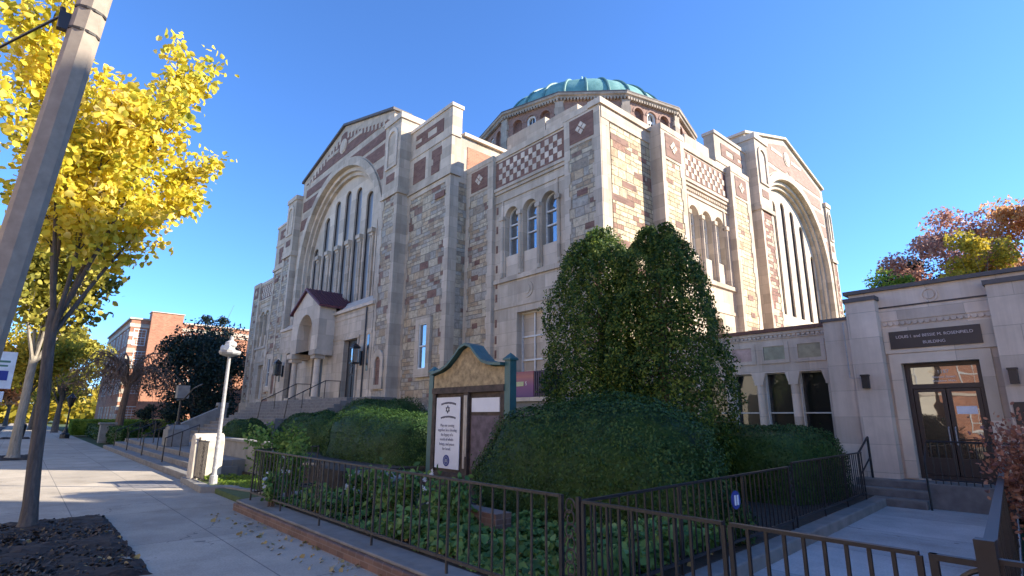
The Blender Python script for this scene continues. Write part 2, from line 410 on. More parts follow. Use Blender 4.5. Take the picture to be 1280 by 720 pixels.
def window(T, cx, w, z0, ztop, n, round_=True, bars=(.5,), mull=True, gl='glass', name='window', parent=None, fr='white', fw=.05):
    """frame (part) with its pane (sub-part) set at depth n"""
    r = w/2; f = MB(T)
    zs = ztop - r if round_ else ztop
    out = arch(cx, z0, zs, r) if round_ else [(cx-r,z0),(cx+r,z0),(cx+r,ztop),(cx-r,ztop)]
    inn = arch(cx, z0+fw, zs, r-fw) if round_ else [(cx-r+fw,z0+fw),(cx+r-fw,z0+fw),(cx+r-fw,ztop-fw),(cx-r+fw,ztop-fw)]
    f.wall(out, [inn], n, n-.08)
    for b in bars:
        z = z0 + (ztop-z0)*b; f.box(cx-r+fw, cx+r-fw, n-.07, n-.012, z-.032, z+.032)
    if mull: f.box(cx-.028, cx+.028, n-.066, n-.016, z0+fw, (zs if round_ else ztop)-fw)
    fo = P_(f, name, fr, parent)
    p = MB(T); p.slab(out, n-.085, n-.1); P_(p, 'pane', gl, fo)
    return fo
def quoins(mb, a0, a1, z0, z1, n0, n1, side, h=.55, ext=.16):
    """toothed limestone edge: side=+1 teeth grow towards +a"""
    z = z0; k = 0
    while z < z1-.02:
        zt = min(z+h, z1); e = ext if k % 2 else 0
        if side > 0: mb.box(a0, a1+e, n0, n1, z, zt)
        else: mb.box(a0-e, a1, n0, n1, z, zt)
        z = zt; k += 1
def diamonds(mb, ca, cz, n0, n1, s=.17, g=.21):
    for da, dz in ((0,g),(0,-g),(g,0),(-g,0)):
        mb.slab([(ca+da, cz+dz-s),(ca+da+s, cz+dz),(ca+da, cz+dz+s),(ca+da-s, cz+dz)], n0, n1)

def facade(T, nt, npi, ng, bay, stone_b, stone_t, front=True, blocks=(1,-1)):
    """one arm of the cross: middle gable with its great arch, piers, towers and corner blocks.
       a runs along the wall, n is how far a face stands out, z is up"""
    nb = nt-1.2
    # ---- piers beside the gable
    NPI = npi
    for s in (1,-1):
        npi = NPI - (1.1 if s > 0 and not front else 0)          # the far side pier hardly stands out
        lo, hi = sorted((s*6.7, s*8.4))
        b = MB(T); b.box(lo+.012, hi-.012, npi-2.6, npi, 0, 17.4); P_(b, 'pier', stone_t)
        q = MB(T)
        for e0, e1, sd in ((lo, lo+.2, 1), (hi-.26, hi, -1)):
            quoins(q, e0, e1, 0, 13.1, npi-.9, npi+.025, sd, .5, .1)
        q.box(lo, hi, npi-2.55, npi+.03, 13.1, 17.42)
        q.box(hi-.01 if s > 0 else lo-.012, hi+.012 if s > 0 else lo+.01, npi-2.5, npi-.9, 0, 13.1)
        q.box(lo-.09, hi+.09, npi-.5, npi+.1, 13.1, 13.34)
        P_(q, 'pier_trim', 'lime')
        c = MB(T); c.box(lo-.08, hi+.08, npi-2.6, npi+.1, 17.42, 17.75); P_(c, 'pier_cap', 'trim')
        ca = (lo+hi)/2
        nf = MB(T); nf.wall(arch(ca, 14.75, 16.55, .58), [arch(ca, 14.87, 16.5, .4)], npi+.1, npi+.03); P_(nf, 'niche', 'trim')
        bp = MB(T); bp.box(lo+.4, hi-.45, npi+.026, npi+.05, 13.95, 14.4); P_(bp, 'brick_panel', 'brick')
        # low statue niche beside the doors
        if front:
            lf = MB(T); lf.wall(arch(ca, 3.1, 4.5, .52), [arch(ca, 3.3, 4.4, .27)], npi+.1, npi+.012); P_(lf, 'niche', 'lime')
            li = MB(T); li.slab(arch(ca, 3.28, 4.4, .28), npi+.02, npi+.008); P_(li, 'niche_back', 'brick')
    npi = NPI
    # ---- towers
    for s in ((1,-1) if front else (-1,)):
        lo, hi = sorted((s*8.4, s*12.24))
        b = MB(T); b.box(lo+.01, hi-.01, nt-9.5, nt, 0, 15.2); P_(b, 'tower', stone_t)
        q = MB(T)
        for e0, e1, sd in ((lo, lo+.22, 1), (hi-.32, hi, -1)) if s > 0 else ((lo, lo+.32, 1), (hi-.22, hi, -1)):
            quoins(q, e0, e1, 0, 12.75, nt-.45, nt+.03, sd, .5, .1)
        q.box(lo, hi, nt-.55, nt+.035, 12.75, 16.62)
        q.box(lo, hi, nt-9.45, nt-.55, 12.75, 15.05)
        q.box(lo-.02, hi+.1, nt-.5, nt+.12, 13.0, 13.22) if s > 0 else q.box(lo-.1, hi+.02, nt-.5, nt+.12, 13.0, 13.22)
        q.box(lo-.01, hi+.05, nt-.5, nt+.075, 15.05, 15.2) if s > 0 else q.box(lo-.05, hi+.01, nt-.5, nt+.075, 15.05, 15.2)
        P_(q, 'tower_trim', 'lime')
        c = MB(T); c.box(lo-.05, hi+.05, nt-.62, nt+.1, 16.62, 16.8); P_(c, 'parapet_cap', 'trim')
        rf = MB(T); rf.box(lo-.14, hi+.14, nt-9.6, nt-.64, 15.2, 15.38); P_(rf, 'roof', 'trim')
        m = 1 if s > 0 else -1
        def f(*rs):
            bp = MB(T)
            for x0, x1, z0, z1 in rs: bp.box(min(m*x0,m*x1), max(m*x0,m*x1), nt+.036, nt+.06, z0, z1)
            P_(bp, 'brick_panel', 'brick')
        f((8.95, 9.5, 15.55, 15.78), (8.95, 9.5, 16.02, 16.28), (9.5, 10.05, 15.55, 16.28), (10.05, 10.9, 15.55, 15.72), (10.05, 10.9, 16.08, 16.28), (10.9, 11.5, 15.55, 16.28))
        f((8.85, 9.95, 13.55, 14.75)); f((10.55, 11.25, 13.5, 14.0), (10.7, 11.3, 14.0, 14.35), (10.55, 11.4, 14.35, 14.8))
        f((11.0, 11.8, 12.05, 12.35))
        sp = MB(T)                                             # brick inlay on the tower's outer flank
        x0, x1 = (hi, hi+.025) if s > 0 else (lo-.025, lo)
        for (u0, u1, z0, z1) in ((.9, 4.6, 14.1, 14.72), (.9, 1.6, 13.55, 14.1), (2.2, 4.6, 13.5, 14.1), (5.1, 8.8, 13.5, 14.72)):
            P_(MB(T).box(x0, x1, nt-u1, nt-u0, z0, z1), 'brick_panel', 'brick_red')
        if front:
            ca = s*10.6
            fr = MB(T); fr.wall([(ca-.62,3.55),(ca+.62,3.55),(ca+.62,6.35),(ca-.62,6.35)], [[(ca-.33,3.92),(ca+.33,3.92),(ca+.33,6.02),(ca-.33,6.02)]], nt+.16, nt+.005); P_(fr, 'window_surround', 'lime')
            window(T, ca, .66, 3.92, 6.02, nt+.12, False, (.5,), False)
    # ---- corner blocks
    for s in blocks:
        S = lambda x0, x1: (x0, x1) if s > 0 else (-x1, -x0)
        lo, hi = S(12.24, 20.47)
        b = MB(T); b.box(lo+.2, hi-.2, -6 if front else -8, bay-.36, 0, 13.1); P_(b, 'block_core', 'lime')
        bl, bh = S(14.25, 18.65); bc = (bl+bh)/2
        holes = []; wc = [bc - 1.16 + .05, bc + .02, bc + 1.18 - .03] if s > 0 else [bc-1.16, bc, bc+1.16]
        for x in wc: holes.append(arch(x, 7.62, 10.30, .43))
        lw = bc + (0.02 if s > 0 else -.02); holes.append([(lw-.75,3.2),(lw+.75,3.2),(lw+.75,5.98),(lw-.75,5.98)])
        w = MB(T); w.wall([(bl,0),(bh,0),(bh,13.2),(bl,13.2)], holes, bay, bay-.36); P_(w, 'bay_wall', 'lime')
        for x in wc:
            window(T, x, .84, 8.56, 10.72, bay-.26, True, (.38,.66), False)
            p = MB(T); p.box(x-.44, x+.44, bay-.3, bay-.1, 7.6, 8.55); P_(p, 'apron_panel', 'trim')
        window(T, lw, 1.5, 3.2, 5.98, bay-.28, False, (.3,.64), True)
        t = MB(T)
        t.box(bl+.02, bh-.02, bay, bay+.09, 7.38, 7.56); t.box(bl+.02, bh-.02, bay, bay+.035, 6.25, 6.4)
        t.box(bl+.02, bh-.02, bay, bay+.13, 11.66, 11.8); t.box(bl+.02, bh-.02, bay, bay+.07, 11.52, 11.66); t.box(bl+.02, bh-.02, bay, bay+.05, 11.1, 11.17)
        for x0, x1 in ((bl+.5, bl+.58), (bh-.58, bh-.5)): t.box(x0, x1, bay, bay+.045, 7.56, 11.1)
        t.slab(circ(bc-.1, 6.86, .34), bay+.03, bay); t.slab(circ(bc-.1, 6.86, .2), bay+.055, bay)
        for x in ((wc[0]+wc[1])/2, (wc[1]+wc[2])/2, wc[0]-.56, wc[2]+.56):
            t.tube([(x, bay+.02, 7.6), (x, bay+.02, 10.2)], .085, 10); t.box(x-.13, x+.13, bay-.05, bay+.13, 10.2, 10.38)
        if not front:
            for i in range(26): t.box(bl+.1+i*.165, bl+.19+i*.165, bay, bay+.06, 11.3, 11.42)
        P_(t, 'moulding', 'lime')
        cb = MB(T); cb.box(bl+.03, bh-.03, bay+.001, bay+.02, 11.86, 13.1); P_(cb, 'checker_band', 'brick')
        ck = MB(T); nc = 16; cw = (bh-bl-.5)/nc
        for i in range(nc):
            for j in range(4):
                if (i+j) % 2: ck.box(bl+.25+i*cw+.005, bl+.25+(i+1)*cw-.005, bay+.02, bay+.045, 11.94+j*.27+.005, 11.94+(j+1)*.27-.005)
        P_(ck, 'checker_stone', 'trim')
        ins = MB(T)                                           # narrow brick insets in the flank of the inner strip
        for z in (3.6,4.2,4.8,5.5,6.6,7.2,7.9,8.8,9.7,10.6):
            ins.box(bl+.1, bl+.2, bay+.001, bay+.02, z, z+.34)
        P_(ins, 'brick_inset', 'brick')
        for k, (s0, s1) in enumerate((S(12.24, 14.25), S(18.65, 20.47))):
            st = MB(T); st.box(s0+.01, s1-.01, bay-.4, 0, 0, 12.0); P_(st, 'strip', stone_b)
            q = MB(T)
            quoins(q, s0, s0+.22, 0, 12.0, bay-.38, .025, 1, .5, .08); quoins(q, s1-.32, s1, 0, 12.0, bay-.38, .025, -1, .5, .08)
            q.box(s0, s1, bay-.38, .03, 12.0, 13.25)
            P_(q, 'strip_trim', 'lime')
            ca = (s0+s1)/2
            d = MB(T); d.box(ca-.6, ca+.6, .03, .05, 12.12, 13.14); P_(d, 'diamond_panel', 'brick')
            dm = MB(T); diamonds(dm, ca, 12.64, .05, .075, .125, .155); P_(dm, 'diamond_stone', 'trim')
            for z in rnd.sample((4.2,4.9,5.6,6.3,7.1,7.8,8.5,9.2,9.9,10.6,11.3), 4):
                x = s0+.5+rnd.random()*.5
                P_(MB(T).box(x, x+.35+rnd.random()*.25, .001, .015, z, z+.24), 'dark_stone', 'brick')
        c = MB(T)
        c.box(bl, bh, -.6, bay+.06, 13.2, 13.48)
        for s0, s1 in (S(12.24, 14.25), S(18.65, 20.47)): c.box(s0, s1, -.62, .05, 13.25, 13.5)
        P_(c, 'parapet_cap', 'lime')
        for x0, x1, h in ((lo+1.6, lo+4.2, 15.0), (lo+4.25, hi-2.1, 14.75)) if s > 0 else ((lo+2.1, lo+4.2, 14.75), (lo+4.25, hi-1.6, 15.0)):
            P_(MB(T).box(x0, x1, -1.5, -1.15, 13.0, h), 'setback_parapet', 'lime')
        if front: P_(MB(T).box(lo-.01, hi+.0, bay-.38, .13, 0, 2.9), 'plinth', 'lime')
    # ---- gable with the great arch
    ZC = 11.6
    g = MB(T)
    g.wall([(-6.72,0),(6.72,0),(6.72,18.8),(0,20.66),(-6.72,18.8)], [[(-5.85,7.4),(5.85,7.4)] + [(5.85*math.cos(math.pi*i/32), ZC+5.85*math.sin(math.pi*i/32)) for i in range(33)]], ng, ng-1.0)
    P_(g, 'gable_wall', 'lime' if front else 'lime')
    c = MB(T)
    for s in (1,-1):
        c.slab([(0,20.66),(s*6.85,18.77),(s*6.85,18.93),(0,20.82)], ng+.16, ng-1.05)
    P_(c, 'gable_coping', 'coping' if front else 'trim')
    fr = MB(T)
    fr.slab(ring(0, ZC, 5.86, 6.36, 36, 4.2 if not front else 4.2), ng+.12, ng-.02); P_(fr, 'arch_moulding', 'lime')
    fr = MB(T); fr.slab(ring(0, ZC, 5.6, 5.86, 36, 4.2), ng-.2, ng-.75); P_(fr, 'arch_moulding', 'trim')
    fr = MB(T); fr.slab(ring(0, ZC, 5.36, 5.62, 36, 4.2), ng-.4, ng-.75); P_(fr, 'arch_moulding', 'lime')
    ty = ng-.62
    tops = [16.2,15.95,15.2,13.3]; holes = []; lan = []
    lh = .42 if front else .35
    for i in range(-3,4):
        x = i*1.56; zt = tops[abs(i)]; lan.append((x, zt)); holes.append(arch(x, 8.3, zt-lh, lh))
    t = MB(T); t.wall([(-5.55,7.4),(5.55,7.4)] + [(5.55*math.cos(math.pi*i/32), ZC+5.55*math.sin(math.pi*i/32)) for i in range(33)], holes, ty, ty-.4)
    P_(t, 'arch_screen', 'trim')
    for x, zt in lan:
        f = MB(T); f.wall(arch(x, 8.3, zt-lh, lh), [arch(x, 8.36, zt-lh, lh-.05)], ty-.1, ty-.16); fo = P_(f, 'lancet_window', 'dark')
        p = MB(T); p.slab(arch(x, 8.3, zt-lh, lh), ty-.161, ty-.175); P_(p, 'pane', 'stained', fo)
    if front:
        for i in range(6):
            x = (i-2.5)*1.56
            k = MB(T); k.tube([(x-.12, ty+.07, 8.3), (x-.12, ty+.07, 12.1)], .075, 10); k.tube([(x+.12, ty+.07, 8.3), (x+.12, ty+.07, 12.1)], .075, 10)
            k.box(x-.25, x+.25, ty, ty+.18, 8.15, 8.4); k.box(x-.22, x+.22, ty, ty+.18, 12.1, 12.28); k.box(x-.27, x+.27, ty, ty+.27, 12.28, 12.55)
            P_(k, 'colonette', 'lime')
    # brick fields of the gable
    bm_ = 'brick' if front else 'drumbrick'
    def band(z0, z1, lim=6.2, lo=0.0):
        zs = [z0 + (z1-z0)*i/8 for i in range(9)]; sides = []
        for s in (1,-1):
            oa = []; ia = []
            for z in zs:
                am = min(lim, (20.66-.42-z)/.277); rr = 6.46**2-(z-ZC)**2
                im = max(lo, math.sqrt(rr) if rr > 0 else 0)
                if am > im + .02: oa.append((s*am, z)); ia.append((s*im, z))
            if len(oa) > 1: sides.append(oa + ia[::-1])
        if len(sides) == 2 and all(abs(p[0]) < .01 for p in sides[0][len(sides[0])//2:]):
            h = len(sides[0])//2; sides = [sides[0][:h] + sides[1][:h][::-1]]
        for q in sides: P_(MB(T).slab(q, ng+.022, ng+.002), 'brick_field', bm_)
    band(18.42 if front else 18.05, 20.2)
    band(17.35 if front else 17.0, 17.95 if front else 17.75, 6.0)
    band(16.3 if front else 15.9, 17.1 if front else 16.7, 6.35)
    band(14.9, 15.7, 6.5)
    if not front: band(13.9, 14.6, 6.6)
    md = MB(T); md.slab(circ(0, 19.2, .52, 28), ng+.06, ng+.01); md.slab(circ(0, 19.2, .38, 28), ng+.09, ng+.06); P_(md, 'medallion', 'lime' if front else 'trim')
    for s in (1,-1):
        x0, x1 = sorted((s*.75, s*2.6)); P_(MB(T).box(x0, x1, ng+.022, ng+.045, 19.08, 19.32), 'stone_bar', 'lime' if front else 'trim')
    for sg in ((1,-1) if front else ()):                      # jagged stone strip under the coping
        zz = lambda x: 20.66-x*.277
        top = [(sg*.45, zz(.45)-.4), (sg*5.9, zz(5.9)-.4)]; low = []
        for k in range(11):
            x0 = 5.9-k*.49; low += [(sg*x0, zz(x0)-.52), (sg*(x0-.245), zz(x0)-.52), (sg*(x0-.245), zz(x0)-.8), (sg*(x0-.48), zz(x0)-.8)]
        P_(MB(T).slab(top+low, ng+.04, ng+.023), 'toothed_course', 'lime')

TF = lambda a, n, z: (-31.9+a, 14.4-n, z)
TR = lambda a, n, z: (-10.9+n, 17.53+(min(a,6.72)+20.47)*(.93 if a > -20.47 else 1)+max(0,a-6.72)*.5, z)
facade(TF, .95, 1.6, 1.2, -.15, 'ashlar', 'ashlar', True)
facade(TR, -1.6, -1.0, -2.2, -.25, 'ashlar_sunlit', 'ashlar_red', False, (-1,))
# extra corner section between the two corner blocks
cs = MB(); cs.box(-13.0, -11.44, 15.0, 18.2, 0, 13.0); P_(cs, 'corner_wall', 'ashlar_sunlit')
q = MB(TR)
quoins(q, -23.57, -23.28, 0, 12.9, -1.9, -.52, 1, .5, .1)
q.box(-23.56, -20.45, -.95, -.5, 12.75, 13.255)
P_(q, 'corner_trim', 'lime')
cp = MB(); cp.box(-11.95, -11.325, 14.29, 17.7, 13.262, 13.51); P_(cp, 'parapet_cap', 'lime')
for a0, a1, z in ((-23.0,-21.9,12.05),(-21.6,-20.9,10.9),(-22.4,-21.5,10.3),(-23.1,-21.7,9.6),(-21.2,-20.6,8.9),(-22.8,-22.1,7.9),(-22.0,-21.0,7.0)):
    P_(MB(TR).box(a0, a1, -.55, -.532, z, z+.25), 'dark_stone', 'brick')
# bodies and roofs behind
b = MB(); b.box(-44.0, -19.8, 22.0, 55.0, 0, 15.12); b.box(-51.9, -15.2, 26.2, 45, 0, 14.9); b.box(-51.9,-12,18,26.2,0,12.9); b.box(-51.9,-20,50,56,0,12.9)
P_(b, 'wall', 'lime')
rf = MB()
rf.add([(-38.8,13.3,18.75),(-31.9,13.3,20.6),(-25.0,13.3,18.75),(-38.8,38,18.75),(-31.9,38,20.6),(-25.0,38,18.75)], [(0,1,4,3),(1,2,5,4)])
rf.add([(-13.9,30.5,18.75),(-13.9,36.6,20.6),(-13.9,42.7,18.75),(-31.9,30.5,18.75),(-31.9,36.6,20.6),(-31.9,42.7,18.75)], [(0,1,4,3),(1,2,5,4)])
rf.box(-38.6,-25.2,15.2,38,15.1,18.7); rf.box(-31.9,-15.4,30.9,42.6,15.1,18.7)
P_(rf, 'roof', 'roof')
b = MB(); b.box(-43.2, -21.0, 27.2, 48.8, 14, 22.2); P_(b, 'crossing_wall', 'lime')
# drum: twelve sides, three arched openings on each
DX, DY, DR = -32.4, 38.0, 10.4
Rin = DR*math.cos(R(15)); hw = DR*math.sin(R(15))
for k in range(12):
    am = R(30*k+15); ux, uy = math.cos(am), math.sin(am)
    TD = lambda a, n, z, ux=ux, uy=uy: (DX + ux*(Rin+n) - uy*a, DY + uy*(Rin+n) + ux*a, z)
    w = MB(TD); xs = (-1.36,0,1.36)
    w.wall([(-hw,21.5),(hw,21.5),(hw,27.35),(-hw,27.35)], [arch(x, 24.1, 26.25-(.0 if x else .0), .47) for x in xs], 0, -.35); P_(w, 'drum_wall', 'drumbrick')
    for x in xs:
        if x == 0:
            fr = MB(TD); fr.wall(arch(x, 24.1, 26.25, .47), [arch(x, 24.1, 26.25, .3)], -.12, -.3); fr.box(x-.3, x+.3, -.28, -.2, 25.75, 25.95); fr.box(x-.025, x+.025, -.27, -.21, 24.1, 26.5)
            fo = P_(fr, 'drum_window', 'white'); P_(MB(TD).slab(arch(x, 24.1, 26.25, .47), -.31, -.33), 'pane', 'glassd', fo)
        else:
            P_(MB(TD).slab(arch(x, 24.1, 26.25, .47), -.26, -.34), 'blind_arch', 'brick')
        if k in (0,9,10,11): P_(MB(TD).slab(ring(x, 26.25, .47, .62, 14), .04, -.02), 'arch_ring', 'drumbrick')
    d = MB(TD)
    for i in range(20): d.box(-hw+.1+i*.27, -hw+.25+i*.27, 0, .28, 27.1, 27.32)
    P_(d, 'dentils', 'lime_drum')
    ac = R(30*k); cx, cy = DX+DR*math.cos(ac), DY+DR*math.sin(ac)
    TC = lambda a, n, z, c=math.cos(ac), s=math.sin(ac): (DX + c*(DR+n) - s*a, DY + s*(DR+n) + c*a, z)
    pl = MB(TC); z = 21.5; i = 0
    while z < 27.1:
        e = .42 if i % 2 else .34; pl.box(-e, e, -.35, .1, z, min(z+.5, 27.1)); z += .5; i += 1
    P_(pl, 'drum_pilaster', 'lime_drum')
cn = MB(); cn.lathe([(DR-.4,27.3),(DR+.2,27.32),(DR+.25,27.45),(DR+.38,27.5),(DR+.4,27.68),(DR-.3,27.8)], DX, DY, 12); P_(cn, 'drum_cornice', 'lime_drum')
sk = MB(); sk.lathe([(DR+.42,27.69),(DR+.4,27.8),(DR-1.2,28.2),(DR-1.7,28.3)], DX, DY, 12); P_(sk, 'drum_roof', 'coping')
RD, HD, ZD = 8.75, 5.2, 28.15
dm = MB(); dm.lathe([(RD*math.cos(t), ZD+HD*math.sin(t)) for t in [math.pi/2*i/16 for i in range(16)]] + [(.25, ZD+HD)], DX, DY, 96)
dome = P_(dm, 'dome', 'copper', smooth=True)
for k in range(28):
    t0 = 2*math.pi*(k+.35)/28; rb = MB()
    rb.tube([(DX+(RD*math.cos(t)+.04)*math.cos(t0), DY+(RD*math.cos(t)+.04)*math.sin(t0), ZD+HD*math.sin(t)+.04) for t in [math.pi/2*i/14 for i in range(14)]], .11, 6)
    P_(rb, 'dome_rib', 'copperrib', dome)
fn = MB(); fn.lathe([(.8,ZD+HD-.1),(.6,ZD+HD+.5),(.25,ZD+HD+.7),(.25,ZD+HD+1.2),(.42,ZD+HD+1.6),(.2,ZD+HD+2.0),(.07,ZD+HD+3.0)], DX, DY, 12); P_(fn, 'finial', 'verdigris')

# ---- entrance: flat wall with three doors under the arch, gabled porch on columns
TE = lambda a, n, z: (-31.9+a, 12.75-n, z)
w = MB(TE)
dr = lambda c: [(c-.8,2.66),(c+.8,2.66),(c+.8,5.85),(c-.8,5.85)]
w.wall([(-6.69,0),(6.69,0),(6.69,7.45),(-6.69,7.45)], [dr(-4.4), dr(0), dr(4.4)], 0, -.5); P_(w, 'entrance_wall', 'lime')
w = MB(TE); w.box(-6.8, 6.8, -.45, .12, 7.45, 7.62); P_(w, 'entrance_cornice', 'trim')
w = MB(TE); w.add([(-6.68,.0,7.62),(6.68,.0,7.62),(6.68,-.85,8.35),(-6.68,-.85,8.35)], [(0,1,2,3)]); P_(w, 'sloped_ledge', 'trim')
w = MB(TE); w.box(-6.69,6.69,0,.03,5.95,6.1); w.box(-6.69,6.69,0,.03,7.05,7.12)
for c in (-4.4,4.4):
    w.box(c-.95,c-.8,0,.06,2.66,6.0); w.box(c+.8,c+.95,0,.06,2.66,6.0); w.box(c-1.0,c+1.0,0,.1,5.85,6.0)
P_(w, 'moulding', 'lime')
for c in (-4.4,0,4.4):
    d = MB(TE); d.box(c-.8,c+.8,-.3,-.22,2.66,5.85)
    for x in (c-.4,c+.4):
        for z0, z1 in ((2.8,3.9),(4.0,5.7)): d.box(x-.3,x+.3,-.22,-.19,z0,z1)
    do = P_(d, 'door', 'doorwood')
    h = MB(TE); h.tube([(c-.06,-.2,4.0),(c-.06,-.14,4.05),(c-.06,-.14,4.35),(c-.06,-.2,4.4)], .02, 6); P_(h, 'handle', 'lampgrey', do)
pf = MB(TE); pf.wall([(-2.05,5.45),(2.05,5.45),(2.05,8.0),(0,9.15),(-2.05,8.0)], [arch(0, 5.45, 6.55, 1.12)], .95, .0); P_(pf, 'porch_gable', 'trim')
pb = MB(TE); pb.slab(arch(0, 5.45, 6.55, 1.13), .25, .05); P_(pb, 'porch_niche', 'boardtan' if False else 'trim')
pr = MB(TE)
for s in (1,-1):
    pr.slab([(0,9.15),(s*2.3,7.86),(s*2.3,7.98),(0,9.28)], 1.12, -1.2)
P_(pr, 'porch_roof', 'tile')
tr = MB(TE)
for s in (1,-1):
    for i in range(12):
        y = 1.05-i*.19; tr.tube([(0, y, 9.29), (s*2.3, y, 7.99)], .035, 5)
P_(tr, 'roof_tiles', 'tile')
for s in (1,-1):
    for x in (1.72,):
        c = MB(TE); c.tube([(s*x,.7,2.8),(s*x,.7,4.95)], [.19,.165], 14)
        P_(c, 'porch_column', 'trim', smooth=False)
        P_(MB(TE).box(s*x-.33,s*x+.33,.38,1.02,2.62,2.84), 'column_base', 'lime'); c = MB(TE); c.box(s*x-.3,s*x+.3,.4,1.0,4.95,5.15); c.box(s*x-.42,s*x+.42,.02,1.08,5.15,5.44)
        P_(c, 'column_capital', 'lime')
for a in (-5.7, 5.75):                                        # bracket lanterns beside the doors
    f = MB(TE); f.box(a-.06,a+.06,0,.1,4.35,5.1); f.tube([(a,.05,4.5),(a,.42,4.4)], .03, 6); f.box(a-.2,a+.2,.2,.6,5.2,5.26); f.box(a-.2,a+.2,.2,.6,4.42,4.48)
    f.add([(a-.22,.18,5.26),(a+.22,.18,5.26),(a+.22,.62,5.26),(a-.22,.62,5.26),(a,.4,5.5)], [(0,1,4),(1,2,4),(2,3,4),(3,0,4)])
    for x in (a-.18,a+.18):
        for y in (.22,.58): f.tube([(x,y,4.45),(x,y,5.22)], .018, 5)
    lo = P_(f, 'lantern', 'blackiron'); P_(MB(TE).box(a-.15,a+.15,.25,.55,4.5,5.18), 'lantern_glass', M['glass'], lo)
P_(MB(TE).tube([(6.05,.06,2.7),(6.05,.06,7.4)], .04, 6), 'drainpipe', 'dark')
ss = MB(TE)
for a in (-6.35, 6.38): ss.box(a-.11,a+.11,.002,.02,4.05,5.9)
P_(ss, 'slit_window', 'glassd')
local(temple)

# ---- steps up to the doors: a thing of its own
steps = thing('entrance_steps', 'broad grey stone steps climbing from the sidewalk to the temple doors', 'steps', (-31, 5, 0))
st = MB()
for i in range(3): st.box(-38.2+i*.15, -17.7-i*.12, 3.72+i*.45, 4.6+i*.45, -.05, .17*(i+1)-.001*i)
st.box(-38, -17.9, 4.9, 6.6, -.05, .515)
for i in range(7): st.box(-34.0, -24.6, 6.4+i*.3, 6.75+i*.3, 0, .515+.165*(i+1))
st.box(-38, -24.6, 8.5, 9.9, 0, 1.67)
for i in range(6): st.box(-37.4, -24.2, 9.7+i*.3, 10.05+i*.3, 0, 1.67+.165*(i+1)+.001*i)
st.box(-40.3, -22.4, 11.5, 12.74, 0, 2.66)
st.build('flight', M['stone_step'], steps, bevel=.015)
st = MB()
for i in range(3): st.box(-38.18+i*.15, -17.68-i*.12, 3.714+i*.45, 3.719+i*.45, 0, .17*(i+1)-.035)
for i in range(7): st.box(-33.98, -24.62, 6.394+i*.3, 6.399+i*.3, .515+.165*i, .515+.165*(i+1)-.035)
for i in range(6): st.box(-37.38, -24.22, 9.694+i*.3, 9.699+i*.3, 1.67+.165*i, 1.67+.165*(i+1)-.035)
st.build('riser', M['step_dark'], steps)
c = MB(lambda a, n, z: (n, a, z)); c.slab([(6.2,0),(8.7,0),(8.7,2.35),(8.2,2.35),(8.2,2.2),(6.2,1.2)], -34.5, -34.02); c.build('cheek_wall', M['concrete_grey'], steps, bevel=.02)
c = MB(); c.box(-34.55,-34.0,8.2,8.75,2.2,2.5); c.build('cheek_cap', M['concrete_grey'], steps, bevel=.03)
for x in (-35.5, -31.0, -26.8, -22.5):
    h = MB(); h.tube([(x,3.9,.2),(x,3.9,1.0),(x,4.9,1.45),(x,4.9,.5)], .025, 6); h.tube([(x,4.4,.4),(x,4.4,1.23)], .02, 6); h.build('handrail', M['blackiron'], steps)
for x in (-31.5, -27.5):
    h = MB(); h.tube([(x,9.6,1.67),(x,9.7,2.6),(x,11.5,3.58),(x,12.3,3.6),(x,12.3,2.66)], .025, 6)
    for y, z0 in ((10.4,2.1),(11.5,2.66)): h.tube([(x,y,z0),(x,y,z0+.92)], .02, 6)
    h.build('handrail', M['blackiron'], steps)
local(steps)
wl = MB(); wl.box(-24.2, -15.2, 5.25, 5.5, -.1, .98); wl.box(-24.25, -15.15, 5.2, 5.55, .98, 1.06)
tag(wl.build('retaining_wall', M['concrete_grey'], bevel=.015), 'low grey concrete retaining wall behind the pale lamp post', 'wall')
struct(MB().flat([(-24.2,5.5),(-11.8,5.5),(-11.8,13.2),(-24.2,14)], -.1, .6).build('terrace', M['soil']))
struct(MB().flat([(-17.6,3.72),(-12.3,3.72),(-12.3,5.25),(-17.6,5.25)], -.1, .1).build('grass_verge', M['grass']))
vk = MB(); vk.flat([(-17.6,3.55),(-14.9,3.45),(-14.6,3.9),(-12.9,4.3),(-12.9,4.55),(-14.8,4.2),(-15.1,3.72),(-17.6,3.75)], -.1, .14)
struct(vk.build('verge_kerb', M['concrete_grey'], bevel=.02))
# ------------------------------------------------------------------ the annex
annex = thing('annex_building', 'low limestone annex with a dark sign above its glazed entrance door', 'building', (-4, 15.3, 0))
TA = lambda a, n, z: (a, 15.3-n, z)
def A(mb, name, mat, parent=None, **k): return mb.build(name, M[mat], parent or annex, **k)
door_hole = [(-3.5,.52),(-2.08,.52),(-2.08,3.08),(-3.5,3.08)]
w = MB(TA); w.wall([(-4.4,0),(5.5,0),(5.5,4.86),(-4.4,4.86)], [door_hole], 0, -.5); A(w, 'wall', 'lime2')
w = MB(TA); w.box(-5.0,-4.42,-.8,.22,0,4.22); w.box(-4.42,-3.78,-.45,.3,0,4.62); w.box(-1.72,.6,-.45,.26,0,4.62); A(w, 'entrance_pier', 'lime2')
w = MB(TA); w.box(-4.45,-3.75,-.5,.34,4.62,4.72); w.box(-1.76,.64,-.5,.3,4.62,4.72); w.box(-5.04,-4.44,-.6,.26,4.22,4.29); w.box(-4.5,5.6,-13,.08,4.86,4.95); A(w, 'coping', 'coping')
w = MB(TA); w.box(-3.78,-1.72,0,.02,4.42,4.455); A(w, 'groove_shade', 'dark')  # dark strip on the wall stands in for the shade of a groove
w = MB(TA)
for i in range(17): w.slab(circ(-3.7+i*.12, 4.03, .05, 8), .035, 0)
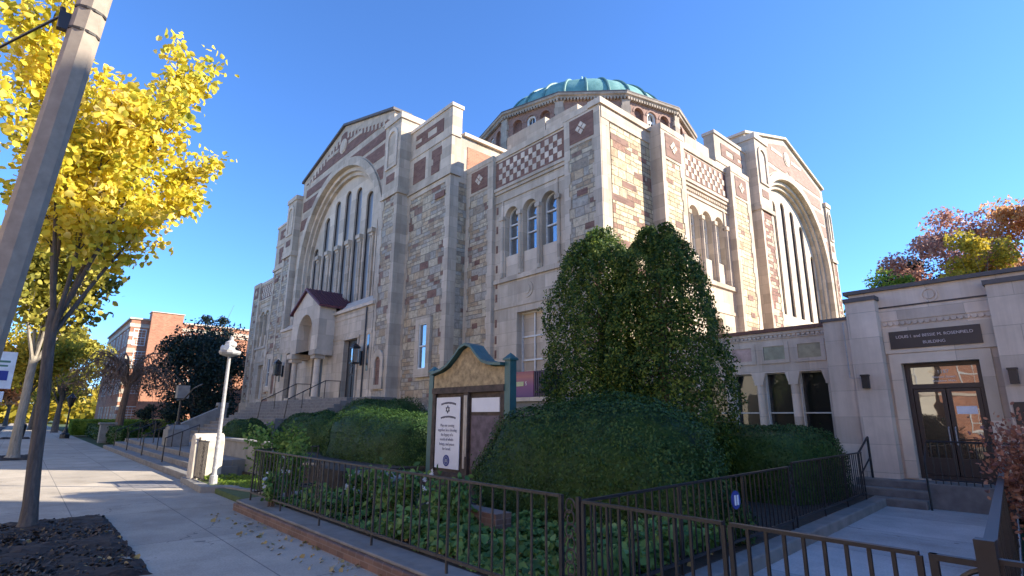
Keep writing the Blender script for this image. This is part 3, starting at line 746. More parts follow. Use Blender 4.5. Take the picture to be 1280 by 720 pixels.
w.box(-3.76,-1.74,0,.022,4.1,4.13); w.box(-3.76,-1.74,0,.022,3.92,3.95); A(w, 'rope_moulding', 'lime2')
w = MB(TA); w.box(-3.77,-1.73,.0,.05,3.32,3.92); w.box(-3.72,-3.5,0,.045,.52,3.28); w.box(-2.08,-1.86,0,.045,.52,3.28); w.box(-3.72,-1.86,0,.046,3.08,3.3); A(w, 'door_surround', 'trim')
w = MB(TA); w.slab(circ(-2.75,4.62,.1), .03, 0); w.wall(circ(-2.75,4.62,.17), [circ(-2.75,4.62,.13)], .025, 0); A(w, 'carved_emblem', 'lime2')
sg = A(MB(TA).box(-3.64,-1.95,.05,.075,3.42,3.83), 'sign_board', 'dark')
def text(body, size, loc, rotx, parent, mat, name='lettering', align='CENTER', rz=0.0, sx=1.0):
    cu = bpy.data.curves.new(name, 'FONT'); cu.body = body; cu.size = size; cu.align_x = align; cu.align_y = 'CENTER'; cu.extrude = .004
    o = bpy.data.objects.new(name, cu); COL.objects.link(o)
    bpy.context.view_layer.update()
    me = bpy.data.meshes.new_from_object(o.evaluated_get(bpy.context.evaluated_depsgraph_get()))
    COL.objects.unlink(o); bpy.data.objects.remove(o)
    me.transform(Matrix.Translation(loc) @ Matrix.Rotation(rz, 4, 'Z') @ Matrix.Rotation(rotx, 4, 'X') @ Matrix.Diagonal((sx,1,1,1)))
    me.materials.clear(); me.materials.append(mat)
    o = bpy.data.objects.new(name, me); COL.objects.link(o); o.parent = parent
    return o
M['letter'] = plain('sign_letters', (.62,.52,.50), .6); M['letterw'] = plain('white_letters', (.75,.73,.7), .6)
text('LOUIS I. and BESSIE M. ROSENFIELD', .093, (-2.795,15.22,3.69), R(90), sg, M['letter'])
text('BUILDING', .093, (-2.795,15.22,3.53), R(90), sg, M['letter'])
# glazed double door in a bronze frame
f = MB(TA); f.wall(door_hole, [[(-3.4,.6),(-2.18,.6),(-2.18,2.5),(-3.4,2.5)],[(-3.4,2.6),(-2.18,2.6),(-2.18,2.99),(-3.4,2.99)]], -.18, -.3)
fo = A(f, 'entrance_frame', 'dark')
tp = A(MB(TA).box(-3.42,-2.16,-.25,-.235,2.58,3.0), 'transom_pane', 'glass_door', fo)
for x0, x1 in ((-3.39,-2.8),(-2.78,-2.19)):
    d = MB(TA); d.wall([(x0,.61),(x1,.61),(x1,2.49),(x0,2.49)], [[(x0+.08,.98),(x1-.08,.98),(x1-.08,2.42),(x0+.08,2.42)]], -.2, -.26); do = A(d, 'door', 'dark')
    A(MB(TA).box(x0+.06,x1-.06,-.24,-.225,.66,2.44), 'pane', 'glass_door', do)
    h = MB(TA); xx = x1-.05 if x0 < -3 else x0+.05; h.tube([(xx,-.2,1.25),(xx,-.14,1.28),(xx,-.14,1.62),(xx,-.2,1.65)], .014, 6); A(h, 'handle', 'lampgrey', do)
nt_ = MB(TA); nt_.box(-2.66,-2.3,-.224,-.219,1.93,2.1); A(nt_, 'paper_notice', 'paper', do)
text('1187', .11, (-2.79,15.528,2.87), R(90), fo, M['letterw'])
text('Beacon Street', .075, (-2.79,15.528,2.755), R(90), fo, M['letterw'])
text('Brookline, Mass.', .065, (-2.79,15.528,2.665), R(90), fo, M['letterw'])
for a in (-4.18,-1.55):
    l = MB(TA); l.box(a-.07,a+.07,.3,.42,2.52,2.82); l.box(a-.085,a+.085,.3,.44,2.8,2.84); A(l, 'wall_lamp', 'blackiron')
A(MB(TA).tube([(-4.2,.31,2.76),(-4.52,.29,2.78),(-4.52,.29,4.15)], .012, 5), 'conduit', 'lampgrey')
A(MB(TA).box(-1.66,-1.0,.26,.3,1.7,2.16), 'intercom_panel', 'blackiron')
# window wing
wins = [-5.6-.93*i for i in range(6)]
TW = lambda a, n, z: (a, 15.65-n, z)
w = MB(TW); w.wall([(-11.4,0),(-5.0,0),(-5.0,4.2),(-11.4,4.2)], [[(c-.37,.9),(c+.37,.9),(c+.37,3.06),(c-.37,3.06)] for c in wins], 0, -.4); A(w, 'wall', 'lime2')
for c in wins:
    f = MB(TW); f.wall([(c-.37,.9),(c+.37,.9),(c+.37,3.06),(c-.37,3.06)], [[(c-.345,.93),(c+.345,.93),(c+.345,1.95),(c-.345,1.95)],[(c-.345,1.985),(c+.345,1.985),(c+.345,3.03),(c-.345,3.03)]], -.16, -.22)
    f.box(c-.369,c-.345,-.16,-.1,.9,3.06)
    fo = A(f, 'window', 'white'); A(MB(TW).box(c-.36,c+.36,-.24,-.225,.92,3.04), 'pane', 'glass_void', fo)
for i in range(7):
    c = -5.135-.93*i
    m = MB(TW); m.tube([(c,.02,.9),(c,.02,2.72)], .1, 12); m.box(c-.12,c+.12,-.05,.12,2.72,2.78); m.slab([(c-.12,2.78),(c+.12,2.78),(c+.2,3.06),(c-.2,3.06)], .12, 0); A(m, 'window_column', 'lime2')
mc = (('green_marble_inlay',(.30,.28,.19)),('pink_marble_inlay',(.46,.31,.27)),('olive_marble_inlay',(.33,.28,.18)))
mm = [plain(n, c, .5, 0, .3, 4) for n, c in mc]
for i, c in enumerate(wins):
    b = MB(TW); b.wall([(c-.4,3.32),(c+.4,3.32),(c+.4,3.9),(c-.4,3.9)], [[(c-.29,3.42),(c+.29,3.42),(c+.29,3.8),(c-.29,3.8)]], .03, 0); A(b, 'panel_frame', 'lime2')
    MB(TW).box(c-.285,c+.285,.002,.012,3.425,3.795).build('marble_panel', mm[(i+2) % 3], annex)
w = MB(TW); w.box(-11.4,-5.0,0,.03,4.0,4.03)
for i in range(52): w.box(-11.35+i*.122,-11.27+i*.122,0,.05,4.04,4.1)
w.box(-11.4,-5.0,0,.035,4.12,4.2); A(w, 'rope_moulding', 'lime2')
M['redcoping'] = plain('red_brown_coping', (.16,.07,.045), .7)
A(MB(TW).box(-11.4,-5.05,-.4,.08,4.2,4.3), 'coping', 'redcoping')
w = MB(); w.box(-11.0,-4.4,16.1,28,0,4.1); w.box(-4.4,5.5,15.85,28.2,0,4.7); A(w, 'body', 'lime2')
# landing steps and railings
s = MB(); s.box(-4.6,-3.2,14.75,15.29,0,.5); s.box(-4.62,-3.19,14.45,14.78,0,.335); s.box(-4.64,-3.18,14.15,14.48,0,.168); s.box(-3.2,.6,14.5,15.29,0,.5)
A(s, 'entrance_step', 'stone_step', bevel=.012)
s = MB(); s.box(-3.17,.6,14.47,14.497,0,.49)
for y, z0, z1 in ((14.742,.34,.47),(14.442,.17,.3),(14.142,0,.135)): s.box(-4.6,-3.2,y,y+.006,z0,z1)
A(s, 'riser', 'step_dark')
r_ = MB()
r_.tube([(-4.3,14.1,0),(-4.3,14.1,1.05),(-4.3,14.9,1.4),(-4.3,14.9,.5)], .026, 6); r_.tube([(-4.3,14.1,.6),(-4.3,14.9,.95)], .018, 6); A(r_, 'handrail', 'blackiron')
r_ = MB(); r_.tube([(-3.12,14.2,.0),(-3.12,14.2,.95),(-3.12,14.55,1.35),(.6,14.55,1.35)], .022, 6); r_.tube([(-3.12,14.55,.58),(.6,14.55,.58)], .016, 6)
for i in range(30): r_.tube([(-3.05+i*.125,14.55,.5),(-3.05+i*.125,14.55,1.35)], .011, 5)
A(r_, 'landing_railing', 'blackiron')
local(annex)

# ------------------------------------------------------------------ iron fences
def fence_run(root, p0, p1, ztop, zbot, zg, mat, step=.15, w=.015, posts=1.75, rail=.042, pname='pickets'):
    x0, y0 = p0; x1, y1 = p1; L = math.hypot(x1-x0, y1-y0); dx, dy = (x1-x0)/L, (y1-y0)/L
    T = lambda a, n, z: (x0+dx*a-dy*n, y0+dy*a+dx*n, z)
    m = MB(T); m.box(0, L, -rail/2, rail/2, ztop-.022, ztop); m.build('top_rail', mat, root)
    m = MB(T); m.box(0, L, -.015, .015, zbot, zbot+.03); m.build('bottom_rail', mat, root)
    m = MB(T); k = int(L/step)
    for i in range(1, k):
        a = L*i/k + rnd.uniform(-.004,.004); t = rnd.uniform(-.003,.003)
        m.box(a-w/2, a+w/2, -w/2+t, w/2+t, zbot+.01, ztop-.021)
    m.build(pname, mat, root)
    k = max(1, round(L/posts))
    for i in range(k+1):
        a = L*i/k; m = MB(T); m.box(a-w*.75, a+w*.75, -w*.75, w*.75, zg, ztop-.02); m.build('post', mat, root)
def scrolls(root, x, y, z0, z1, mat, along=(1,0), w=.17):
    m = MB(); n = 4; h = (z1-z0)/n
    for i in range(n):
        for sg_ in (1,-1):
            pts = []
            for j in range(15):
                t = j/14; ang = t*2*math.pi*1.15; rr = w*.42*(1-.62*t)
                a = sg_*(w*.0 + rr*math.cos(ang)*.9); z = z0 + h*(i+.5) + sg_*h*.24 + rr*math.sin(ang)*1.1
                pts.append((x+along[0]*a, y+along[1]*a, z))
            m.tube(pts, .008, 5)
    m.build('scroll_panel', mat, root)
I1, I2 = M['blackiron'], M['rustiron']
fn_ = thing('iron_fence', 'rust brown iron picket fence on the kerb along the front garden', 'fence', (-7.5,3.62,.17), 'iron fences')
fence_run(fn_, (-11.75,3.62), (-3.42,3.6), 1.12, .3, .16, I2, .185, .016)
fence_run(fn_, (-11.75,3.62), (-12.5,5.2), 1.12, .3, .16, I2, .185, .016, posts=2.5)
for x in (-3.42,-3.22): MB().box(x-.017,x+.017,3.583,3.617,.16,1.12).build('post', I1, fn_)
scrolls(fn_, -3.32, 3.6, .3, 1.08, I2)
for x in (-8.6,): scrolls(fn_, x, 3.62, .5, 1.05, I2, (1,0), .2)
local(fn_)
f2 = thing('iron_fence', 'black iron fence with newel post between the ivy bed and the annex walk', 'fence', (-3.5,7,.16), 'iron fences')
fence_run(f2, (sideX(3.75),3.75), (sideX(9.0),9.0), 1.07, .28, .14, I1)
fence_run(f2, (sideX(9.2),9.2), (sideX(13.6),13.6), 1.12, .28, .14, I1)
scrolls(f2, sideX(9.1), 9.1, .3, 1.05, I1, (0,1))
pl_ = MB(); pl_.slab(circ(0,0,.1,16), 0, .012); 
o = MB(lambda a,n,z: (sideX(6.9)+.03+n, 6.9+a, .78+z)).slab(circ(0,0,.11,18), 0, .012).build('round_plaque', M['blueink'], f2)
MB(lambda a,n,z: (sideX(6.9)+.045+n, 6.9+a, .78+z)).slab([(-.05,-.06),(-.01,-.06),(-.01,.06),(-.05,.06)], 0, .004).slab([(.015,-.06),(.055,-.06),(.055,.06),(.015,.06)], 0, .004).build('plaque_mark', M['paper'], o)
local(f2)
f3 = thing('iron_gate', 'black iron gate leaf of thick bars closing the annex walk at the front', 'gate', (-2,3.6,0), 'walk gate leaves')
fence_run(f3, (-3.17,3.6), (-1.95,3.6), 1.1, .12, .02, I1, .115, .018, 5)
fence_run(f3, (-1.9,3.6), (-.88,3.6), 1.1, .12, .02, I1, .112, .019, 5)
local(f3)
f4 = thing('iron_gate', 'narrow black iron gate leaf with a curved arch bar inside its frame', 'gate', (-.7,3.6,0), 'walk gate leaves')
m = MB(); m.box(-.835,-.8,3.582,3.618,.02,1.1); m.box(-.835,-.6,3.58,3.62,1.07,1.1)
m.tube([(-.79+.19*(1-math.cos(t)) , 3.6, .8+.26*math.sin(t)) for t in [math.pi/2*i/8 for i in range(9)]], .012, 6); m.build('gate_frame', I1, f4)
local(f4)
f5 = thing('iron_fence', 'black iron fence running along the right edge of the annex walk', 'fence', (-1,8,0), 'iron fences')
fence_run(f5, (-.6,3.6), (-1.86,14.4), 1.13, .15, .05, I1, .13, .02, 1.8, .06)
MB().box(-.64,-.56,3.56,3.64,0,1.2).build('post', I1, f5)
fence_run(f5, (-.56,3.6), (3.5,3.6), 1.12, .15, .05, I1, .13, .02)
local(f5)

# ------------------------------------------------------------------ notice board, pole, posts, small things
nb = thing('notice_board', 'teal posted notice board with a curved tan pediment between two hedges', 'notice board', (-9.9,7.5,.2))
NS = 1.25
TN = lambda a, n, z: (-9.9+a*NS, 7.5-n*NS, 1.75+(z-1.75)*NS)
def NB(mb, name, mat, parent=None, **k): return mb.build(name, M[mat] if isinstance(mat,str) else mat, parent or nb, **k)
for x, zt in ((-1.17,2.62),(1.1,2.7)):
    m = MB(TN); m.box(x-.07,x+.07,-.07,.07,.5,zt); m.box(x-.095,x+.095,-.095,.095,zt,zt+.03)
    m.add([(x-.09,-.09,zt+.03),(x+.09,-.09,zt+.03),(x+.09,.09,zt+.03),(x-.09,.09,zt+.03),(x,0,zt+.13)], [(0,1,4),(1,2,4),(2,3,4),(3,0,4)]); NB(m, 'post', 'teal')
ped = [(-1.08,2.3),(1.02,2.3),(1.02,2.6),(.72,2.62),(.5,2.68),(.32,2.82),(.16,2.97),(0,3.02),(-.16,2.97),(-.34,2.82),(-.54,2.68),(-.75,2.6),(-1.08,2.54)]
m = MB(TN); m.slab(ped, .06, -.06); NB(m, 'pediment', 'boardtan')
m = MB(TN); top = ped[2:]; m.tube([(p[0], -.0, p[1]+.03) for p in top], .035, 6)
for i in range(len(top)-1):
    (a0,z0),(a1,z1) = top[i], top[i+1]
    m.add([(a0,.16,z0+.02),(a1,.16,z1+.02),(a1,-.16,z1+.02),(a0,-.16,z0+.02),(a0,.16,z0+.07),(a1,.16,z1+.07),(a1,-.16,z1+.07),(a0,-.16,z0+.07)], [(0,1,2,3),(4,5,6,7),(0,1,5,4),(2,3,7,6),(1,2,6,5),(0,3,7,4)])
NB(m, 'pediment_roof', 'teal')
m = MB(TN); m.box(-1.1,1.03,-.1,.09,2.2,2.31); m.box(-1.1,1.03,-.1,.09,.62,.8); m.box(-1.1,-1.0,-.08,.07,.8,2.2); m.box(.93,1.03,-.08,.07,.8,2.2); m.box(-.1,.05,-.08,.075,.8,2.2); NB(m, 'frame', 'boarddark')
m = MB(TN); m.box(-1.0,-.1,-.05,.02,.8,2.2); m.box(.05,.93,-.05,.02,.8,2.2); NB(m, 'back_panel', 'boarddark')
m = MB(TN); m.box(-.06,-.01,.076,.09,.9,2.15); m.box(.0,.03,.076,.088,1.1,2.15); NB(m, 'peeling_strip', 'concrete_pier')
m = MB(TN); m.box(-1.25,1.2,-.2,.2,.5,.72); NB(m, 'base', 'boarddark')
# poster
ps = NB(MB(TN).box(-.98,-.22,.035,.05,.86,2.13), 'poster', 'paper')
def arc_words(body, cx, cz, rad, size, sign, parent):
    m = MB(TN); n = 13
    for i in range(n):
        a = (i-(n-1)/2)*.037
        x, z = cx+rad*math.sin(a), cz+rad*(math.cos(a)-1)
        m.box(x-.013,x+.012,.052,.055,z-.016*(1+.4*rnd.random()),z+.016)
    m.build('arched_heading', M['ink'], parent)
arc_words('', -.58, 2.03, 1.0, .05, 1, ps); arc_words('', -.58, 1.78, 1.0, .05, 1, ps)
m = MB(TN)
for rot in (0, math.pi):
    pts = [(-.6+.075*math.sin(rot+2*math.pi*i/3), 1.91+.075*math.cos(rot+2*math.pi*i/3)) for i in range(3)]
    pin = [(-.6+.054*math.sin(rot+2*math.pi*i/3), 1.91+.054*math.cos(rot+2*math.pi*i/3)) for i in range(3)]
    m.wall(pts, [pin], .056+(.003 if rot else 0), .051)
m.build('six_pointed_star', M['ink'], ps)
for i, ln in enumerate(('May our coming', 'together be a blessing', 'the legacy of a', 'world of whole-', 'beings, and peace', 'for Israel.')):
    text(ln, .075*NS, (-9.9-.6*NS, 7.5-.053*NS, 1.75+(1.62-i*.083-1.75)*NS), R(90), ps, M['inkgrey'], sx=.9)
m = MB(TN); m.slab(circ(-.6,1.0,.1,24), .055, .051)
m.build('round_seal', M['blueink'], ps)
MB(TN).wall(circ(-.6,1.0,.072,24), [circ(-.6,1.0,.06,24)], .058, .055).slab([(-.64,.97),(-.56,.97),(-.57,1.03),(-.63,1.03)], .058, .055).build('seal_emblem', M['inkgrey'], ps)
m = MB(TN); m.box(.12,.88,.03,.045,1.86,2.1); w2 = m.build('white_notice', M['paper'], nb)
m = MB(TN); m.box(.1,.86,.025,.032,.9,1.8); m.build('faded_notice', plain('faded_purple', (.13,.10,.12), .8, 0, .4, 6), nb)
local(nb)
# purple banner box on the ledge by the basement window
m, nt, N, L, P = newmat('purple_banner')
s = N.new('ShaderNodeSeparateXYZ'); L.new(pos(N), s.inputs[0])
mr = N.new('ShaderNodeMapRange'); mr.inputs[1].default_value = 2.45; mr.inputs[2].default_value = 3.5; L.new(s.outputs[2], mr.inputs[0])
rr = ramp(N, [(0,(.09,.03,.13)), (.45,(.22,.06,.16)), (.75,(.42,.14,.10)), (1,(.2,.04,.08))]); L.new(mr.outputs[0], rr.inputs[0]); L.new(rr.outputs[0], P.inputs['Base Color']); P.inputs['Roughness'].default_value = .5
M['banner'] = m
M['purpledark'] = plain('dark_purple_slats', (.035,.014,.04), .5)
pb_ = thing('banner_box', 'purple and orange banner box standing below the big rectangular window', 'sign box', (-14.2,13.5,2.4))
m = MB(); m.box(-15.4,-14.05,13.45,14.0,2.5,3.42); m.build('painted_face', M['banner'], pb_, bevel=.02)
m = MB(); m.box(-14.04,-13.2,13.47,14.0,2.5,3.42)
for i in range(9): m.box(-14.0+i*.09,-13.95+i*.09,13.445,13.47,2.53,3.38)
m.build('slatted_side', M['purpledark'], pb_)
bx = MB().box(-15.3,-14.55,13.43,13.448,2.9,3.06).build('yellow_label', plain('pale_yellow', (.5,.5,.26), .6), pb_)
text('S', .2, (-14.44,13.445,2.98), R(90), pb_, M['letterw'])
MB().box(-15.6,-13.0,13.4,14.2,2.36,2.5).build('ledge', M['trim'], pb_)
MB().box(-15.5,-13.1,13.5,14.2,.2,2.36).build('base', M['concrete_grey'], pb_)
local(pb_)
# utility pole, leaning a little
up = thing('utility_pole', 'leaning pale utility pole crossing the left foreground in front of the yellow tree', 'utility pole', (-8.5,-.56,0))
pb0, pt0 = Vector((-8.66,-.6,-.1)), Vector((-6.67,.18,11))
m = MB(); m.tube([pb0.lerp(pt0, t) for t in (0,.2,.4,.6,.8,1)], [.178,.17,.162,.152,.144,.135], 8); m.build('pole', M['pole'], up)
m = MB()
for z in (6.15, 6.42):
    c = pb0.lerp(pt0, (z+.1)/11.1); d = (pt0-pb0).normalized(); MB().tube([c-d*.014, c+d*.014], .158, 12).build('steel_band', M['rustiron'], up)
c = pb0.lerp(pt0, 6.35/11.1); m = MB(); m.box(c.x-.1,c.x-.02,c.y-.26,c.y-.14,c.z-.12,c.z+.1); m.tube([(c.x-.06,c.y-.2,c.z-.1),(c.x-.06,c.y-.24,c.z+.16)], .03, 6); m.build('cable_bracket', M['dark'], up)
local(up)
cb_ = MB(); c0 = Vector((c.x-.06,c.y-.24,c.z+.05)); c1 = Vector((-34,-13.5,9.6))
cb_.tube([c0.lerp(c1, t) - Vector((0,0,1.4*4*t*(1-t))) for t in [i/16 for i in range(17)]], .016, 6)
tag(cb_.build('overhead_cable', M['dark']), 'dark overhead cable tied to the leaning utility pole', 'cable')
# parking sign
sp = thing('parking_sign', 'small white street sign with a blue square on a brown post', 'street sign', (-11.0,-.45,0))
m = MB(); m.tube([(-11.08,-.42,-.1),(-11.08,-.40,2.85)], .045, 8); m.build('post', M['brownpost'], sp)
TS = lambda a, n, z: (-11.02+n, -.33+a, z)
b_ = MB(TS).box(-.2,.16,-.01,.01,2.12,2.66).build('sign_plate', M['signwhite'], sp)
MB(TS).box(0.0,.1,.011,.015,2.24,2.38).build('blue_symbol', M['blueink'], b_)
MB(TS).box(-.2,.1,-.01,.01,1.93,2.08).build('sign_plate', M['signwhite'], sp)
m = MB(TS); m.box(-.15,.1,.011,.014,2.5,2.53); m.box(-.13,.08,.011,.014,2.44,2.465); m.build('sign_text', plain('sign_green', (.08,.2,.13), .6), b_)
local(sp)
# pale lamp post by the steps, pillar and gate panel beside it
lp = thing('lamp_post', 'slim pale grey lamp post with white twin floodlights beside the stone gate pillar', 'lamp post', (-16.0,3.95,.1))
LX, LY = -15.7, 3.9
m = MB(); m.tube([(LX,LY,.08),(LX,LY,.3),(LX,LY,.32),(LX,LY,1.4),(LX,LY,1.42),(LX,LY,3.35)], [.1,.09,.058,.052,.046,.04], 12)
for z in (.45,.7,.95,1.2): m.tube([(LX,LY,z),(LX,LY,z+.05)], .064, 12)
m.build('post', M['lampgrey'], lp, smooth=False)
m = MB(); m.lathe([(.06,3.28),(.24,3.34),(.27,3.38),(.27,3.43),(.13,3.47),(.1,3.52),(.15,3.58),(.14,3.66),(.05,3.72),(.04,3.82)], LX, LY, 12); m.build('head', M['lampgrey'], lp)
for s_ in (-1,1):
    m = MB(); m.tube([(LX+s_*.13,LY-.05,3.5),(LX+s_*.22,LY-.15,3.52)], [.06,.09], 10); m.build('floodlight', M['signwhite'], lp)
local(lp)
gp = thing('gate_pillar', 'short round topped stone pillar holding a small iron gate panel', 'pillar', (-17.0,3.75,.1))
T_ = lambda a, n, z: (a, n, z)
m = MB(); m.slab([(-17.32,.05),(-16.82,.05),(-16.84,1.12),(-16.92,1.25),(-17.07,1.3),(-17.22,1.25),(-17.3,1.12)], 3.62, 4.35); m.build('pillar', M['concrete_pier'], gp, bevel=.03)
m = MB(); m.box(-16.9,-15.85,3.72,3.74,1.1,1.13); m.box(-16.9,-15.85,3.72,3.74,.18,.21)
for i in range(10): m.box(-16.72+i*.088,-16.705+i*.088,3.722,3.738,.18,1.12)
m.box(-16.83,-16.8,3.7,3.75,.1,1.2); m.build('gate_panel', M['rustiron'], gp)
scrolls(gp, -16.3, 3.73, .22, 1.08, I2, (1,0), .3)
local(gp)
pr_ = thing('lamp_pier', 'grey concrete pier on the steps carrying a dark curved arm lantern', 'lamp', (-27.5,5.2,.5))
m = MB(); m.box(-28.1,-27.1,4.75,5.6,.515,1.2); m.slab([(-28.1,1.2),(-27.1,1.2),(-27.3,1.38),(-27.9,1.38)], 4.8, 5.55); m.build('pier', M['concrete_grey'], pr_, bevel=.03)
m = MB(); m.tube([(-27.6,5.15,1.35),(-27.6,5.15,1.5),(-27.6,5.15,1.52),(-27.6,5.15,2.4)], [.14,.1,.055,.045], 8)
m.tube([(-28.1,5.1,2.42),(-27.8,5.12,2.46),(-27.3,5.2,2.44),(-27.0,5.25,2.6),(-26.4,5.35,2.9),(-25.7,5.5,3.05)], .03, 6); m.build('lamp_arm', M['blackiron'], pr_)
m = MB(); m.box(-27.85,-27.4,4.95,5.4,2.5,3.05); m.build('lantern', M['concrete_grey'], pr_)
local(pr_)
pl = thing('street_lamp', 'black post top street lamp standing far down the sidewalk', 'street lamp', (-55.3,2.84,0))
m = MB(); m.lathe([(.32,0),(.32,.3),(.2,.42),(.12,.7),(.07,.8),(.06,2.3),(.11,2.4)], -55.3, 2.84, 10); m.build('post', M['blackiron'], pl)
m = MB(); m.lathe([(.13,2.4),(.3,3.0),(.34,3.05),(.12,3.3),(.03,3.45)], -55.3, 2.84, 8); m.build('lantern', M['blackiron'], pl)
local(pl)
tb = MB(); tb.lathe([(.3,0),(.36,.9),(.38,.95),(.3,1.05),(.1,1.12)], -58.8, .2, 12); tag(tb.build('trash_can', M['blackiron']), 'dark round trash can far down the sidewalk by the street trees', 'trash can')

# ------------------------------------------------------------------ vegetation
def leaves(name, c, size, mat, parent=None, nrm=None, jit=.8, aspect=.62, core=None, updir=None, big=False):
    """one mesh of many small folded leaf faces around the points c"""
    n = len(c); c = np.asarray(c, float)
    d = rng.normal(size=(n,3)); d /= np.linalg.norm(d, axis=1, keepdims=True)
    if nrm is not None:
        d = np.asarray(nrm) + jit*d; d /= np.linalg.norm(d, axis=1, keepdims=True)
    a = rng.normal(size=(n,3)) if updir is None else np.asarray(updir)[None] + .45*rng.normal(size=(n,3))
    u = a - d*np.sum(a*d, axis=1, keepdims=True); u /= np.linalg.norm(u, axis=1, keepdims=True)+1e-9
    w = np.cross(d, u); sz = (np.asarray(size)*rng.uniform(.65,1.35,n))[:,None]
    if big:
        q = np.empty((n,6,3)); A_ = sz*aspect*.5; F_ = d*sz*.13
        q[:,0] = c-u*sz*.5; q[:,1] = c-u*sz*.22+w*A_*.85+F_; q[:,2] = c+u*sz*.2+w*A_+F_*.7; q[:,3] = c+u*sz*.55-F_*.6; q[:,4] = c+u*sz*.2-w*A_+F_*.7; q[:,5] = c-u*sz*.22-w*A_*.85+F_
        idx = (np.arange(n)*6)[:,None] + np.array([[0,1,2,3,0,3,4,5]])
        v = q.reshape(-1,3); fl = idx.ravel().astype(np.int32)
    else:
        q = np.empty((n,4,3)); q[:,0] = c-u*sz*.5; q[:,1] = c+w*sz*aspect*.5+u*sz*.08+d*sz*.12; q[:,2] = c+u*sz*.55; q[:,3] = c-w*sz*aspect*.5+u*sz*.08+d*sz*.12
        v = q.reshape(-1,3); fl = np.arange(len(v), dtype=np.int32)
    me = bpy.data.meshes.new(name); nv = len(v)
    if core is not None:
        cv, cf = core; v = np.vstack([v, cv]); fl = np.concatenate([fl, (np.asarray(cf)+nv).ravel()]).astype(np.int32)
    nf = len(fl)//4
    me.vertices.add(len(v)); me.vertices.foreach_set('co', v.astype(np.float32).ravel())
    me.loops.add(len(fl)); me.loops.foreach_set('vertex_index', fl)
    me.polygons.add(nf); me.polygons.foreach_set('loop_start', np.arange(nf, dtype=np.int32)*4)
    try: me.polygons.foreach_set('loop_total', np.full(nf, 4, dtype=np.int32))
    except Exception: pass
    me.update(calc_edges=True); me.validate()
    me.materials.append(mat); o = bpy.data.objects.new(name, me); COL.objects.link(o)
    if parent is not None: o.parent = parent
    return o
def lump(p, k, seed):
    """cheap smooth 3d noise in [-1,1]"""
    r_ = np.random.default_rng(seed); s = 0
    for i in range(5):
        w = r_.normal(size=3)*k*(1+.35*i); s = s + np.sin(p @ w + r_.uniform(0,6.28))
    return s/2.6
def superell(n, rx, ry, rz, e, seed, amp=.06, k=2.2, flat=.0):
    d = rng.normal(size=(n,3)); d[:,2] = np.abs(d[:,2])*1.0
    d /= np.linalg.norm(d, axis=1, keepdims=True)
    g = (np.abs(d[:,0])**e + np.abs(d[:,1])**e + np.abs(d[:,2])**e)**(1/e)
    p = d/g[:,None]; nr = np.sign(p)*np.abs(p)**(e-1)/np.array([rx,ry,rz]); nr /= np.linalg.norm(nr, axis=1, keepdims=True)
    p = p*np.array([rx,ry,rz]); p = p*(1+amp*lump(p, k, seed))[:,None]
    return p, nr
def hedge(name, label, cx, cy, z0, rx, ry, h, e, n, size, mat, seed, rot=0.0, amp=.05):
    size *= .72; n = int(n*1.6)
    p, nr = superell(n, rx, ry, h, e, seed, amp)
    p *= rng.uniform(.95,1.012,n)[:,None]*(1+.014*lump(p, 8.0, seed+3))[:,None] + (rng.uniform(0,1,n)[:,None] > .97)*rng.uniform(0,.05,n)[:,None]
    us, vs_ = 28, 12; cv = []; cf = []
    for i in range(vs_+1):
        ph = math.pi/2*i/vs_
        for j in range(us):
            th = 2*math.pi*j/us; d = np.array([math.cos(th)*math.cos(ph), math.sin(th)*math.cos(ph), math.sin(ph)])
            g = (np.abs(d)**e).sum()**(1/e); q = d/g*np.array([rx,ry,h]); q = q*.93*(1+amp*lump(q[None], 2.2, seed)[0]); cv.append(q)
    for i in range(vs_):
        for j in range(us): cf.append((i*us+j, i*us+(j+1)%us, (i+1)*us+(j+1)%us, (i+1)*us+j))
    cv = np.array(cv); c_, s_ = math.cos(rot), math.sin(rot); Rm = np.array([[c_,-s_,0],[s_,c_,0],[0,0,1]])
    o = leaves(name, p @ Rm.T, size, mat, None, nr @ Rm.T, .7, .6, (cv @ Rm.T, cf))
    o.location = (cx, cy, z0); tag(o, label, 'hedge', 'clipped hedges round the temple')
    return o
M['hedge'] = leafmat('clipped_yew', [(.010,.03,.006),(.036,.088,.018),(.10,.17,.035)], .22, 4.0)
M['arb'] = leafmat('arborvitae_sprays', [(.010,.034,.008),(.055,.115,.018),(.34,.38,.06)], .42, 3.5)
M['yellow'] = leafmat('yellow_maple_leaves', [(.26,.32,.05),(.55,.50,.05),(.82,.66,.06),(.88,.72,.14),(.86,.72,.40)], .5, .9)
M['yelgreen'] = leafmat('yellow_green_leaves', [(.14,.16,.03),(.34,.31,.05),(.52,.42,.06)], .35, .7)
M['orange'] = leafmat('orange_leaves', [(.38,.15,.06),(.62,.30,.09),(.64,.36,.2),(.72,.46,.12)], .55, .25)
M['pinkish'] = leafmat('dusky_pink_leaves', [(.30,.14,.11),(.48,.25,.19),(.58,.36,.25)], .5, .3)
M['gold'] = leafmat('gold_green_leaves', [(.12,.15,.025),(.42,.34,.04),(.70,.48,.05)], .5, .28)
M['lime_leaf'] = leafmat('bright_green_leaves', [(.07,.14,.02),(.18,.28,.04),(.36,.42,.06)], .5, .5)
M['pine'] = leafmat('dark_pine_needles', [(.008,.018,.013),(.018,.034,.024),(.03,.05,.03)], .1, .8)
M['ivy'] = leafmat('ivy_leaves', [(.03,.075,.025),(.08,.17,.04),(.16,.28,.07),(.25,.34,.11)], .25, 1.3)
M['shrub'] = leafmat('rose_shrub_leaves', [(.05,.11,.025),(.15,.26,.05),(.32,.42,.10)], .4, 1.6)
